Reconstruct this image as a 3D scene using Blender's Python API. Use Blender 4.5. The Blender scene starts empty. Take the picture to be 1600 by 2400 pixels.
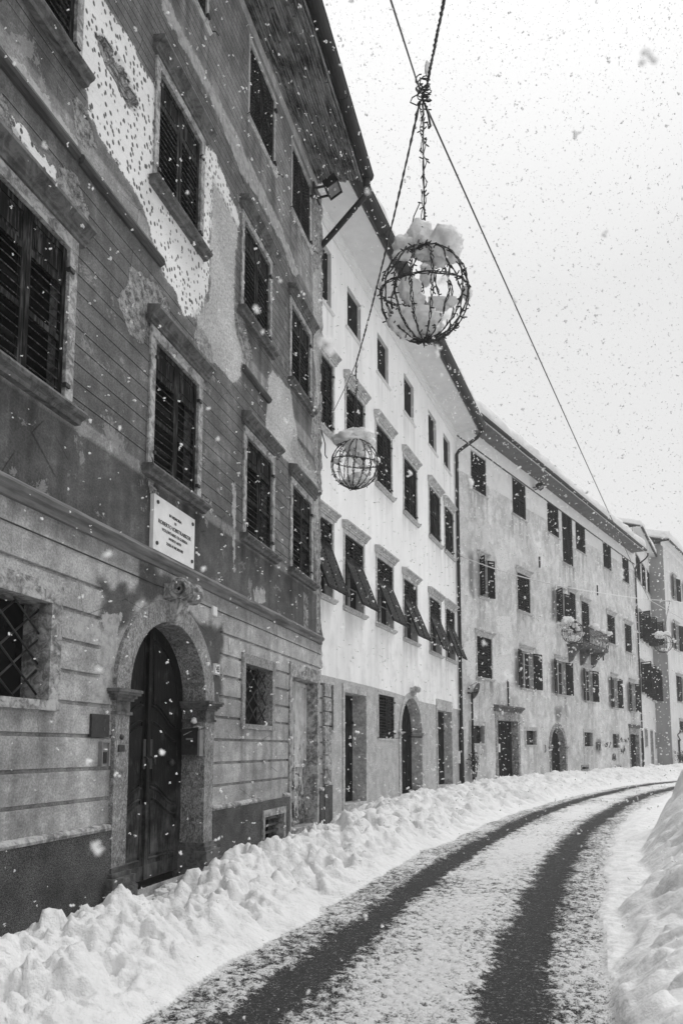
import bpy, math, random
import numpy as np
from mathutils import Matrix, Vector
random.seed(7); np.random.seed(7)
C = bpy.context.scene.collection
PI = math.pi
# ------------------------------------------------------------------ camera
EYE = 1.6; FPX = 1650.0; HOR = 1755.0
TILT = math.atan(0.1007); PPY = HOR - FPX*math.tan(TILT)
cam_d = bpy.data.cameras.new('camera'); cam = bpy.data.objects.new('camera', cam_d); C.objects.link(cam)
cam.location = (0, 0, EYE); cam.rotation_euler = (PI/2 + TILT, 0, 0)
cam_d.sensor_fit = 'AUTO'; cam_d.sensor_width = 36.0; cam_d.lens = FPX/2400*36
cam_d.shift_y = (PPY-1200)/2400; cam_d.clip_end = 2000; cam_d.clip_start = 0.05
cam_d.dof.use_dof = True; cam_d.dof.focus_distance = 10.0; cam_d.dof.aperture_fstop = 3.2
bpy.context.scene.camera = cam
ct, st = math.cos(TILT), math.sin(TILT)
def ray(px, py):
    u = (px-800)/FPX; v = -(py-PPY)/FPX
    return np.array([u, ct - v*st, st + v*ct])
def on_ground(px, py, z=-0.12):
    r = ray(px, py); t = (z-EYE)/r[2]; return np.array([r[0]*t, r[1]*t])
def at_depth(px, py, Y):
    r = ray(px, py); t = Y/r[1]; return Vector((r[0]*t, Y, EYE + r[2]*t))
# ------------------------------------------------------------------ facades
class Facade:
    def __init__(s, alpha, D):
        s.a = alpha; s.D = D
        s.d = np.array([math.sin(alpha), math.cos(alpha)]); s.n = np.array([math.cos(alpha), -math.sin(alpha)])
        s.s0 = 0.0; s.root = None
    def raw(s, px, py, off=0.0):
        r = ray(px, py); t = -(s.D-off)/(s.n @ r[:2]); P = r[:2]*t
        return float(P @ s.d), float(EYE + r[2]*t)
    def hit(s, px, py, off=0.0):
        a, z = s.raw(px, py, off); return a - s.s0, z
    def S(s, px, py=HOR, off=0.0): return s.hit(px, py, off)[0]
    def Z(s, px, py, off=0.0): return s.hit(px, py, off)[1]
    def pt(s, a, off=0.0): return -(s.D-off)*s.n + (a+s.s0)*s.d
def vp_alpha(vx): return math.atan((vx-800)*math.cos(TILT)/FPX)
F1 = Facade(vp_alpha(1269), 4.46)
F2 = Facade(vp_alpha(1505), 7.09)
def chained(F, s_end, vx):
    P = F.pt(s_end); a = vp_alpha(vx); G = Facade(a, 0); G.D = -float(G.n @ P); G.s0 = float(G.d @ P); return G
F1.s0 = F1.raw(771, HOR)[0] - 20.0
F2.s0 = F2.raw(757, HOR)[0] - 1.6
L1 = 20.0; L2 = F2.S(1078)
F3 = chained(F2, L2, 2080); L3 = F3.S(1503)
F4 = chained(F3, L3, 1760); L4 = F4.S(1541)
P4 = F4.pt(L4)
F5 = Facade(vp_alpha(2055), 0)
# building five steps forward of building four: its side wall runs towards the viewer
r5 = ray(1574, HOR); 
k5 = (float(np.linalg.norm(P4)) - 0.9)/float(np.linalg.norm(r5[:2])); P5 = r5[:2]*k5
F5.D = -float(F5.n @ P5); F5.s0 = float(F5.d @ P5); L5 = 14.0
# ------------------------------------------------------------------ noise helpers (numpy)
_perm = np.random.RandomState(3).rand(256, 256)
def vnoise(x, y):
    xi = np.floor(x).astype(int); yi = np.floor(y).astype(int); fx = x-xi; fy = y-yi
    fx = fx*fx*(3-2*fx); fy = fy*fy*(3-2*fy)
    g = lambda a, b: _perm[(a*7+b*3) & 255, (b*5+a) & 255]
    g = lambda a, b: _perm[a & 255, b & 255]
    return (g(xi, yi)*(1-fx)+g(xi+1, yi)*fx)*(1-fy) + (g(xi, yi+1)*(1-fx)+g(xi+1, yi+1)*fx)*fy
def fbm(x, y, o=4, g=.5):
    t = 0; a = 1; n = 0; f = 1
    for i in range(o):
        t = t + a*vnoise(x*f+17.3*i, y*f-9.1*i); n += a; a *= g; f *= 2.03
    return t/n
def worley(x, y, seed=1):
    rs = np.random.RandomState(seed); jx = rs.rand(256, 256); jy = rs.rand(256, 256); rr = rs.rand(256, 256)
    xi = np.floor(x).astype(int); yi = np.floor(y).astype(int)
    best = np.full(x.shape, 9.0); rid = np.zeros(x.shape)
    for a in (-1, 0, 1):
        for b in (-1, 0, 1):
            cx = xi+a; cy = yi+b
            px = cx+jx[cx & 255, cy & 255]; py = cy+jy[cx & 255, cy & 255]
            d = np.hypot(px-x, py-y); r_ = rr[cx & 255, cy & 255]
            m = d < best; best = np.where(m, d, best); rid = np.where(m, r_, rid)
    return best, rid
def sstep(a, b, x):
    t = np.clip((x-a)/(b-a), 0, 1); return t*t*(3-2*t)
def seg_dist(px, py, poly, closed=False):
    """distance to polyline, signed + to the right of its direction"""
    best = np.full(px.shape, 1e9); sign = np.ones(px.shape); n = len(poly)
    for i in range(n if closed else n-1):
        ax, ay = poly[i]; bx, by = poly[(i+1) % n]
        dx, dy = bx-ax, by-ay; L = dx*dx+dy*dy+1e-12
        tt = ((px-ax)*dx+(py-ay)*dy)/L
        if closed: t = np.clip(tt, 0, 1)
        else: t = np.clip(tt, 0 if i > 0 else -50, 1 if i < n-2 else 50)
        qx = px-(ax+t*dx); qy = py-(ay+t*dy); d = np.hypot(qx, qy)
        m = d < best; best = np.where(m, d, best)
        sign = np.where(m, np.where(qx*dy-qy*dx > 0, 1, -1), sign)
    return best, sign
def poly_sd(px, py, poly):
    d, _ = seg_dist(px, py, poly, True)
    ins = np.zeros(px.shape, bool); n = len(poly)
    for i in range(n):
        ax, ay = poly[i]; bx, by = poly[(i+1) % n]
        if ay == by: continue
        c = ((ay > py) != (by > py)) & (px < (bx-ax)*(py-ay)/(by-ay)+ax)
        ins ^= c
    return np.where(ins, d, -d)
# ------------------------------------------------------------------ mesh builder
class MB:
    def __init__(s): s.v = []; s.f = []; s.sm = []
    def add(s, vs, fs, M=None, smooth=False):
        b = len(s.v)
        if M is not None: vs = [tuple(M @ Vector(v)) for v in vs]
        s.v += [tuple(v) for v in vs]; s.f += [tuple(i+b for i in f) for f in fs]; s.sm += [smooth]*len(fs)
        return s
    def box(s, x0, x1, y0, y1, z0, z1, M=None):
        return s.add([(x0,y0,z0),(x1,y0,z0),(x1,y1,z0),(x0,y1,z0),(x0,y0,z1),(x1,y0,z1),(x1,y1,z1),(x0,y1,z1)],
                     [(0,3,2,1),(4,5,6,7),(0,1,5,4),(1,2,6,5),(2,3,7,6),(3,0,4,7)], M)
    def prism_x(s, prof, x0, x1, M=None, n=1, jit=0.0, smooth=False):
        """profile (y,z) extruded along x"""
        k = len(prof); vs = []; fs = []
        for i in range(n+1):
            x = x0+(x1-x0)*i/n
            for (y, z) in prof:
                vs.append((x, y+random.uniform(-jit, jit), z+random.uniform(-jit, jit)))
        for i in range(n):
            for j in range(k):
                a = i*k+j; b = i*k+(j+1) % k; fs.append((a, b, b+k, a+k))
        fs.append(tuple(range(k-1, -1, -1))); fs.append(tuple(n*k+j for j in range(k)))
        return s.add(vs, fs, M, smooth)
    def tube(s, pts, r, n=8, cap=True, smooth=True):
        pts = [Vector(p) for p in pts]; m = len(pts); vs = []; fs = []
        up = Vector((0.13, 0.21, 0.97)); prev = None
        for i, p in enumerate(pts):
            d = (pts[min(i+1, m-1)]-pts[max(i-1, 0)])
            if d.length < 1e-9: d = Vector((0, 0, 1))
            d.normalize()
            if prev is None:
                a = d.cross(up)
                if a.length < .1: a = d.cross(Vector((1, 0, 0)))
            else: a = prev - d*prev.dot(d)
            a.normalize(); prev = a; b = d.cross(a)
            rr = r[i] if isinstance(r, (list, tuple)) else r
            for k in range(n):
                t = 2*PI*k/n; vs.append(p + a*math.cos(t)*rr + b*math.sin(t)*rr)
        for i in range(m-1):
            for k in range(n):
                a0 = i*n+k; a1 = i*n+(k+1) % n; fs.append((a0, a1, a1+n, a0+n))
        if cap: fs.append(tuple(range(n-1, -1, -1))); fs.append(tuple((m-1)*n+k for k in range(n)))
        return s.add(vs, fs, None, smooth)
    def blob(s, c, r, sub=3, amp=.2, seed=0, sq=(1,1,1), fr=1.6):
        """lumpy displaced sphere"""
        n1 = 6*sub; n2 = 4*sub; vs = []; fs = []
        from mathutils import noise as NZ
        off = Vector((seed*3.1, seed*1.7, seed*5.3))
        for i in range(n2+1):
            th = PI*i/n2
            for j in range(n1):
                ph = 2*PI*j/n1; d = Vector((math.sin(th)*math.cos(ph), math.sin(th)*math.sin(ph), math.cos(th)))
                k = 1 + amp*(NZ.noise(d*fr+off)*1.3 + .5*NZ.noise(d*fr*2.3+off) + .28*NZ.noise(d*fr*5+off))
                vs.append((c[0]+d.x*r*k*sq[0], c[1]+d.y*r*k*sq[1], c[2]+d.z*r*k*sq[2]))
        for i in range(n2):
            for j in range(n1):
                a = i*n1+j; b = i*n1+(j+1) % n1; fs.append((a+n1, b+n1, b, a))
        return s.add(vs, fs, None, True)
    def mesh(s, name):
        me = bpy.data.meshes.new(name); me.from_pydata(s.v, [], s.f)
        if any(s.sm): me.polygons.foreach_set('use_smooth', s.sm)
        me.update(); return me
    def obj(s, name, m, parent=None, loc=None):
        me = s.mesh(name); me.materials.append(m); return link(name, me, parent, loc)
def link(name, me, parent=None, loc=None):
    o = bpy.data.objects.new(name, me); C.objects.link(o)
    if parent is not None: o.parent = parent
    if loc is not None: o.location = loc
    return o
def tag(o, label=None, cat=None, group=None, kind=None):
    if label: o['label'] = label
    if cat: o['category'] = cat
    if group: o['group'] = group
    if kind: o['kind'] = kind
    return o
def empty(name, loc, rz=0, **k):
    o = bpy.data.objects.new(name, None); C.objects.link(o); o.location = loc; o.rotation_euler = (0, 0, rz)
    o.empty_display_size = .3; return tag(o, **k)
# ------------------------------------------------------------------ materials
class Mat:
    def __init__(s, name, rough=.8, metal=0.0, spec=.3):
        s.m = bpy.data.materials.new(name); s.m.use_nodes = True; s.t = s.m.node_tree; s.N = s.t.nodes
        s.b = s.N['Principled BSDF']; s.b.inputs['Roughness'].default_value = rough
        s.b.inputs['Metallic'].default_value = metal; s.b.inputs['Specular IOR Level'].default_value = spec
        s.co = s.N.new('ShaderNodeTexCoord').outputs['Object']
    def L(s, a, b):
        if hasattr(a, 'is_output') or hasattr(a, 'links'): s.t.links.new(a, b)
        else: b.default_value = a
    def vec(s, sc=(1,1,1), loc=(0,0,0)):
        n = s.N.new('ShaderNodeMapping'); s.t.links.new(s.co, n.inputs['Vector']); n.inputs['Scale'].default_value = sc
        n.inputs['Location'].default_value = loc; return n.outputs[0]
    def noise(s, scale=1, det=4, ro=.55, v=None, dist=0.0):
        n = s.N.new('ShaderNodeTexNoise'); n.inputs['Scale'].default_value = scale; n.inputs['Detail'].default_value = det
        n.inputs['Roughness'].default_value = ro; n.inputs['Distortion'].default_value = dist
        s.t.links.new(v if v is not None else s.co, n.inputs['Vector']); return n.outputs[0]
    def vor(s, scale=1, v=None, feat='F1', rnd=1.0, out='Distance'):
        n = s.N.new('ShaderNodeTexVoronoi'); n.feature = feat; n.inputs['Scale'].default_value = scale
        n.inputs['Randomness'].default_value = rnd
        s.t.links.new(v if v is not None else s.co, n.inputs['Vector']); return n.outputs[out]
    def attr(s, name):
        n = s.N.new('ShaderNodeAttribute'); n.attribute_name = name; return n.outputs['Fac']
    def op(s, o, a, b=0.0, c=None):
        n = s.N.new('ShaderNodeMath'); n.operation = o; s.L(a, n.inputs[0]); s.L(b, n.inputs[1])
        if c is not None: s.L(c, n.inputs[2])
        return n.outputs[0]
    def mul(s, a, b): return s.op('MULTIPLY', a, b)
    def add(s, a, b): return s.op('ADD', a, b)
    def sub(s, a, b): return s.op('SUBTRACT', a, b)
    def mr(s, x, a, b, c=0.0, d=1.0, smooth=True):
        n = s.N.new('ShaderNodeMapRange'); n.interpolation_type = 'SMOOTHSTEP' if smooth else 'LINEAR'
        s.L(x, n.inputs['Value']); s.L(a, n.inputs['From Min']); s.L(b, n.inputs['From Max'])
        s.L(c, n.inputs['To Min']); s.L(d, n.inputs['To Max']); return n.outputs[0]
    def mix(s, f, a, b):   # float mix
        n = s.N.new('ShaderNodeMix'); n.data_type = 'FLOAT'; s.L(f, n.inputs[0]); s.L(a, n.inputs[2]); s.L(b, n.inputs[3]); return n.outputs[0]
    def sep(s):
        n = s.N.new('ShaderNodeSeparateXYZ'); s.t.links.new(s.co, n.inputs[0]); return n.outputs
    def col(s, v):
        if isinstance(v, (int, float)): s.b.inputs['Base Color'].default_value = (v, v, v, 1)
        else: s.t.links.new(v, s.b.inputs['Base Color'])
        return s
    def bump(s, h, dist=1.0, st_=1.0):
        n = s.N.new('ShaderNodeBump'); n.inputs['Strength'].default_value = st_; n.inputs['Distance'].default_value = dist
        s.t.links.new(h, n.inputs['Height']); s.t.links.new(n.outputs[0], s.b.inputs['Normal']); return s
def simple(name, v, rough=.7, var=.3, scale=6, stretch=(1,1,1), bump=0.0, metal=0.0, spec=.3, det=5):
    M = Mat(name, rough, metal, spec); n = M.noise(scale, det, .6, M.vec(stretch))
    M.col(M.mul(M.mr(n, .25, .75, 1-var, 1+var), v))
    if bump: M.bump(M.mul(n, bump))
    return M.m
# dark painted shutter wood with worn streaks
def mk_shutter(name, v, wear):
    M = Mat(name, .65, 0, .04); a = M.noise(5, 5, .6, M.vec((9, 9, .7))); b = M.noise(3, 3)
    w = M.mr(M.add(M.mul(a, .7), M.mul(b, .3)), .48, .62)
    M.col(M.mix(w, M.mul(M.mr(a, .3, .7, .6, 1.4), v), wear)); M.bump(M.mul(a, .004)); return M.m
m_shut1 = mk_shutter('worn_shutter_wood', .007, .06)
m_slat2 = mk_shutter('flap_slat_wood', .05, .14); m_slat = mk_shutter('worn_lit_slat_wood', .02, .13); m_shut2 = mk_shutter('dark_shutter_wood', .009, .05)
def mk_doorwood():
    M = Mat('dark_door_wood', .6, 0, .12); a = M.noise(6, 6, .7, M.vec((9, 9, .7))); b = M.noise(4, 4, .6); z = M.sep()[2]
    lim = M.mr(z, .1, 1.7, .34, .52); w = M.mr(M.add(M.mul(a, .4), M.mul(b, .6)), lim, M.add(lim, .34))
    M.col(M.mix(w, M.mul(M.mr(a, .3, .7, .6, 1.4), .008), .12)); M.bump(M.mul(a, .004)); return M.m
m_door = mk_doorwood()
def mk_stone(name, lo, hi, sc=9):
    M = Mat(name, .85); a = M.noise(sc, 6, .7, None, .6); b = M.noise(sc*.22, 3); v = M.vor(sc*2.2)
    k = M.mr(M.add(M.mul(a, .7), M.mul(b, .3)), .38, .62, lo, hi)
    k = M.mul(k, M.mr(v, 0, .35, .72, 1.05)); M.col(k); M.bump(M.mul(a, .012)); return M.m
m_stone = mk_stone('mottled_stone', .10, .42, 11)
m_stone_l = mk_stone('pale_stone', .26, .52, 10)
m_stone_d = mk_stone('weathered_stone', .045, .15, 7)
def mk_marble():
    M = Mat('red_breccia_stone', .55); w = M.noise(3, 5, .65); v = M.vor(26, M.vec((1.6, 1.6, .8)), 'DISTANCE_TO_EDGE'); a = M.noise(22, 6, .7, M.vec((1.5, 1, .6)), 1.5)
    k = M.mul(M.mr(a, .35, .65, .10, .40), M.mr(v, 0, .10, .5, 1.0)); k = M.mul(k, M.mr(w, .3, .7, .7, 1.25)); M.col(k); M.bump(M.mul(a, .008)); return M.m
m_breccia = mk_marble()
m_iron = simple('dark_iron', .03, .5, .4, 30)
m_gutter = simple('gutter_metal', .014, .45, .35, 5, metal=0, spec=.25)
m_glass = simple('dark_window_glass', .01, .2, .3, 2, spec=.18)
m_dark = simple('dark_interior', .01, .9)
m_casem = simple('painted_casement', .38, .6, .2, 12)
m_snow_flake = simple('flake_snow', .86, .9, .02)
m_wire = simple('wire_flex', .035, .55, .5, 60)
m_rope = simple('steel_cable', .06, .6, .4, 90)
m_plaque = simple('veined_plaque_marble', .66, .45, .10, 7)
m_letter = simple('dark_lettering', .03, .7)
m_white = simple('white_enamel', .75, .35, .05)
m_grey = simple('grey_plastic', .2, .5, .2)
def mk_soff():
    M = Mat('old_soffit_wood', .9, 0, .1); a = M.noise(4, 7, .75, M.vec((.5, 7, 7))); b = M.noise(2, 5, .7)
    M.col(M.mr(M.add(M.mul(a, .65), M.mul(b, .35)),   .40, .58, .010, .34)); M.bump(M.mul(a, .02)); return M.m
m_soffit = mk_soff()
m_soffit2 = simple('plastered_soffit', .70, .85, .06, 3)
m_soffit3 = simple('dark_boarded_soffit', .13, .85, .2, 3)
m_roof = simple('clay_roof_tiles', .08, .9, .3, 8)
m_leaf = simple('evergreen_leaf', .035, .6, .5, 12)
m_paper = simple('printed_paper', .35, .7, .7, 40)
def mk_paled():
    M = Mat('peeling_pale_door_paint', .7); a = M.noise(14, 7, .75, M.vec((1.3, 1, .55)), .5); z = M.sep()[2]
    lim = M.mr(z, .1, 1.9, .46, .60); w = M.mr(a, lim, M.add(lim, .03)); n = M.noise(4, 3)
    M.col(M.mix(w, M.mr(n, .3, .7, .42, .62), .08)); M.bump(M.mul(w, -.003)); return M.m
m_paled = mk_paled()
def mk_pebble():
    M = Mat('dark_pebble_dash', .95); v = M.vor(70, out='Color'); a = M.noise(95, 5, .85); b = M.noise(2.5, 4)
    k = M.mul(M.mr(a, .38, .66, .015, .22), M.mr(b, .3, .7, .6, 1.2)); M.col(k); M.bump(M.mul(a, .02)); return M.m
m_pebble = mk_pebble()
def mk_snow(name, alb=.77, fine=1.0):
    M = Mat(name, .75, 0, .15)
    a = M.noise(9, 5, .6); b = M.noise(38, 4, .7); d = M.noise(3, 4)
    dirt_shade = M.mr(M.noise(14, 4, .7), .66, .78, 0, .22)  # slight dirt flecks that also paint extra shadow into the snow colour
    M.col(M.sub(M.mr(d, .3, .7, alb-.04, alb+.02), dirt_shade))
    M.bump(M.add(M.mul(a, .045*fine), M.mul(b, .006*fine)))
    try:
        M.b.inputs['Subsurface Weight'].default_value = 0.0
    except Exception: pass
    return M.m
m_snow = mk_snow('settled_snow', .73, 1.0); m_snow_s = mk_snow('soft_banked_snow', .72, .6); m_snow_r = mk_snow('roof_snow_surface', .74, .7)
def mk_road():
    M = Mat('slushy_asphalt', .9, 0, .08)
    cov = M.attr('cover'); a = M.noise(24, 5, .72, None, .3); f = M.noise(75, 4, .8); g = M.noise(170, 2, .6)
    q = M.add(M.add(M.mul(a, .42), M.mul(f, .40)), M.mul(g, .18))
    thr = M.sub(.612, M.mul(cov, .215))
    s = M.mr(q, M.sub(thr, .02), M.add(thr, .05))
    asph = M.mr(g, .3, .7, .010, .06); sp = M.mr(M.noise(45, 5, .85), .57, .66); asph = M.add(asph, M.mul(sp, .38))
    M.col(M.mix(s, asph, M.mr(f, .3, .7, .74, .86)))
    M.t.links.new(M.mix(s, .75, .85), M.b.inputs['Roughness'])
    M.bump(M.add(M.mul(M.mul(s, q), .035), M.mul(g, .003))); return M.m
m_road = mk_road()
# wall one: painted render with lines, fallen patches, pocked plaster
def mk_wall1():
    M = Mat('peeling_painted_render', .9, 0, .15); z = M.sep()[2]
    drip = M.attr('drip'); big = M.noise(.9, 5, .6); med = M.noise(4.5, 6, .65); fin = M.noise(45, 4, .7); strk = M.noise(3.2, 5, .6, M.vec((2.2, 2.2, .16)))
    tone = M.attr('tone')
    base = M.mul(tone, M.mul(M.mr(big, .3, .7, .72, 1.28), M.mul(M.mr(med, .3, .7, .78, 1.22), M.mr(strk, .3, .72, .9, 1.15))))
    scuff = M.mr(M.add(M.mul(med, .5), M.mul(strk, .5)), .56, .66, 0, .55); base = M.mix(scuff, base, M.mul(tone, 1.9))
    base = M.mul(base, M.mr(fin, .28, .72, .70, 1.32)); base = M.mul(base, M.sub(1.0, M.mul(drip, .5)))
    blot = M.mr(M.noise(1.9, 9, .74, None, .4), .585, .60); base = M.mix(M.mul(blot, .6), base, M.mul(M.mr(fin, .3, .7, .85, 1.15), .27))
    crk = M.mul(M.mr(M.vor(1.1, M.vec((1, 1, .8)), 'DISTANCE_TO_EDGE'), 0, .006, 1, 0), M.mr(M.noise(1.2, 3), .52, .56)); base = M.mul(base, M.sub(1.0, M.mul(crk, .6)))
    sp = M.mix(M.op('GREATER_THAN', z, 7.8), .19, .128)
    fr = M.op('FRACT', M.op('DIVIDE', z, sp)); ln = M.op('LESS_THAN', M.op('MULTIPLY', fr, sp), .016); ln2 = M.op('LESS_THAN', M.op('ABSOLUTE', M.sub(M.mul(fr, sp), .020)), .008)
    lm = M.mul(ln, M.attr('line')); lm = M.mul(lm, M.mr(med, .25, .4))
    base = M.mul(base, M.sub(1.0, M.mul(lm, .80))); base = M.mul(base, M.add(1.0, M.mul(M.mul(ln2, M.attr('line')), .3)))
    jit = M.add(M.mul(M.sub(M.noise(4, 8, .72), .5), .40), M.mul(M.sub(M.noise(30, 4, .7), .5), .05))
    def mask(n): return M.mr(M.add(M.attr(n), jit), -.004, .006)
    mw, mr_, ms, mp = mask('m_white'), mask('m_rough'), mask('m_stone'), mask('m_pale')
    vv = M.vec((15, 15, 11.5)); vd = M.vor(1, vv, rnd=.9); pock = M.mr(vd, .26, .36, 1, 0); pock = M.mul(pock, M.mr(M.noise(5, 2), .16, .26))
    white = M.mul(M.mix(pock, .70, .10), M.mr(fin, .2, .8, .9, 1.08)); white = M.mul(white, M.mr(big, .3, .7, .88, 1.06))
    rgh = M.mul(M.mr(M.noise(24, 7, .8), .36, .64, .30, .62), M.mr(big, .3, .7, .8, 1.15))
    edge = M.vor(6, M.vec((1, 1, 1.9)), 'DISTANCE_TO_EDGE')
    stn = M.mul(M.mr(M.noise(11, 9, .8, None, .3), .36, .60, .07, .46), M.mr(edge, 0, .05, .85, 1))
    pale = M.mul(M.mr(M.noise(8, 6, .7), .35, .6, .24, .42), M.mr(fin, .2, .8, .9, 1.1))
    v = M.mix(M.mul(mp, .85), base, pale); v = M.mix(ms, v, stn); v = M.mix(mr_, v, rgh); v = M.mix(mw, v, white)
    rub = mask('m_hole'); v = M.mix(rub, v, M.mul(stn, .8))
    # loose rim of broken render round each patch
    def rim(n): 
        a = M.add(M.attr(n), jit); return M.mul(M.mr(a, -.05, -.02), M.mr(a, -.012, .0, 1, 0))
    rm = M.op('MAXIMUM', rim('m_white'), rim('m_rough')); v = M.mix(M.mul(rm, .35), v, .30)
    M.col(v)
    h = M.add(M.mul(M.sub(1.0, M.op('MAXIMUM', mw, mr_)), .02), M.mul(fin, .004))
    h = M.sub(h, M.mul(M.mul(pock, mw), .012)); h = M.sub(h, M.mul(lm, .008)); h = M.add(h, M.mul(M.mul(ms, M.noise(9, 6, .75)), .09)); h = M.add(h, M.mul(mr_, M.mul(M.noise(24, 6, .8), .02)))
    h = M.sub(h, M.mul(rub, M.mul(M.mr(edge, 0, .15, 1, 0), .05)))
    M.bump(h); return M.m
m_wall1 = mk_wall1()
def mk_wall2():
    M = Mat('white_plaster_and_roughcast', .9, 0, .15); big = M.noise(.5, 5, .6); med = M.noise(3, 5, .6); fin = M.noise(60, 3, .7)
    strk = M.noise(2, 5, .6, M.vec((1.6, 1.6, .25)))
    low = M.attr('low'); w = M.mul(M.mr(M.add(M.mul(big, .5), M.mul(strk, .5)), .36, .62, .76, .87), M.mr(fin, .2, .8, .97, 1.03))
    w = M.mul(w, M.sub(1.0, M.mul(M.attr('drip'), .22))); w = M.mul(w, M.sub(1.0, M.mul(low, M.mr(M.noise(1.7, 5, .65), .45, .68, 0, .16))))
    g = M.mul(M.mr(M.noise(50, 4, .8), .35, .65, .28, .62), M.mr(med, .3, .7, .8, 1.15))
    dm = M.mr(M.add(M.attr('dado'), M.mul(M.sub(M.noise(6, 4), .5), .03)), -.004, .004)
    M.col(M.mix(dm, w, g)); M.bump(M.add(M.mul(fin, .0015), M.mul(M.mul(dm, M.noise(50, 4, .8)), .012))); return M.m
m_wall2 = mk_wall2()
def mk_wall3():
    M = Mat('stained_mottled_render', .92, 0, .12); big = M.noise(.45, 6, .62, None, .4); med = M.noise(2.2, 7, .68, None, .5); fin = M.noise(22, 6, .8)
    strk = M.noise(1.6, 6, .65, M.vec((1.8, 1.8, .22)))
    v = M.mul(M.mr(M.add(M.mul(big, .72), M.mul(strk, .28)), .36, .64, .50, .72), M.mr(med, .35, .65, .84, 1.12))
    v = M.mul(v, M.mr(fin, .3, .7, .72, 1.2))
    dk = M.mr(M.noise(1.3, 9, .75, M.vec((1, 1, .5), (5, 3, 2)), .4), .545, .56); v = M.mix(M.mul(dk, .36), v, .26)
    v = M.mul(v, M.sub(1.0, M.mul(M.attr('drip'), .6)))
    lt = M.mr(M.noise(.8, 7, .7, M.vec((1, 1, .8), (9, 1, 4)), .8), .565, .585); v = M.mix(M.mul(lt, .8), v, M.mr(fin, .3, .7, .50, .66))
    jit = M.mul(M.sub(M.noise(3, 6, .7), .5), .5)
    mw = M.mr(M.add(M.attr('m_white'), jit), -.01, .015); pk = M.mr(M.vor(11, rnd=.9), .2, .3, .5, 1)
    v = M.mix(mw, v, M.mul(pk, .66))
    st_ = M.mr(M.add(M.attr('stain'), M.mul(jit, .8)), -.25, .15); v = M.mix(M.mul(st_, .75), v, .10)
    M.col(M.mix(M.mr(M.attr('band'), -.01, .01), v, M.mr(med, .3, .7, .62, .70)))
    M.bump(M.add(M.mul(fin, .006), M.mul(M.op('MAXIMUM', mw, lt), -.012))); return M.m
m_wall3 = mk_wall3()
m_wall4 = simple('plain_light_render', .64, .9, .12, 1.5, (1, 1, .4))
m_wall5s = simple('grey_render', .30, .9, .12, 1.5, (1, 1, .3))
m_wall5 = simple('pale_cement_render', .62, .9, .14, 1.5, (1, 1, .4))
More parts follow.
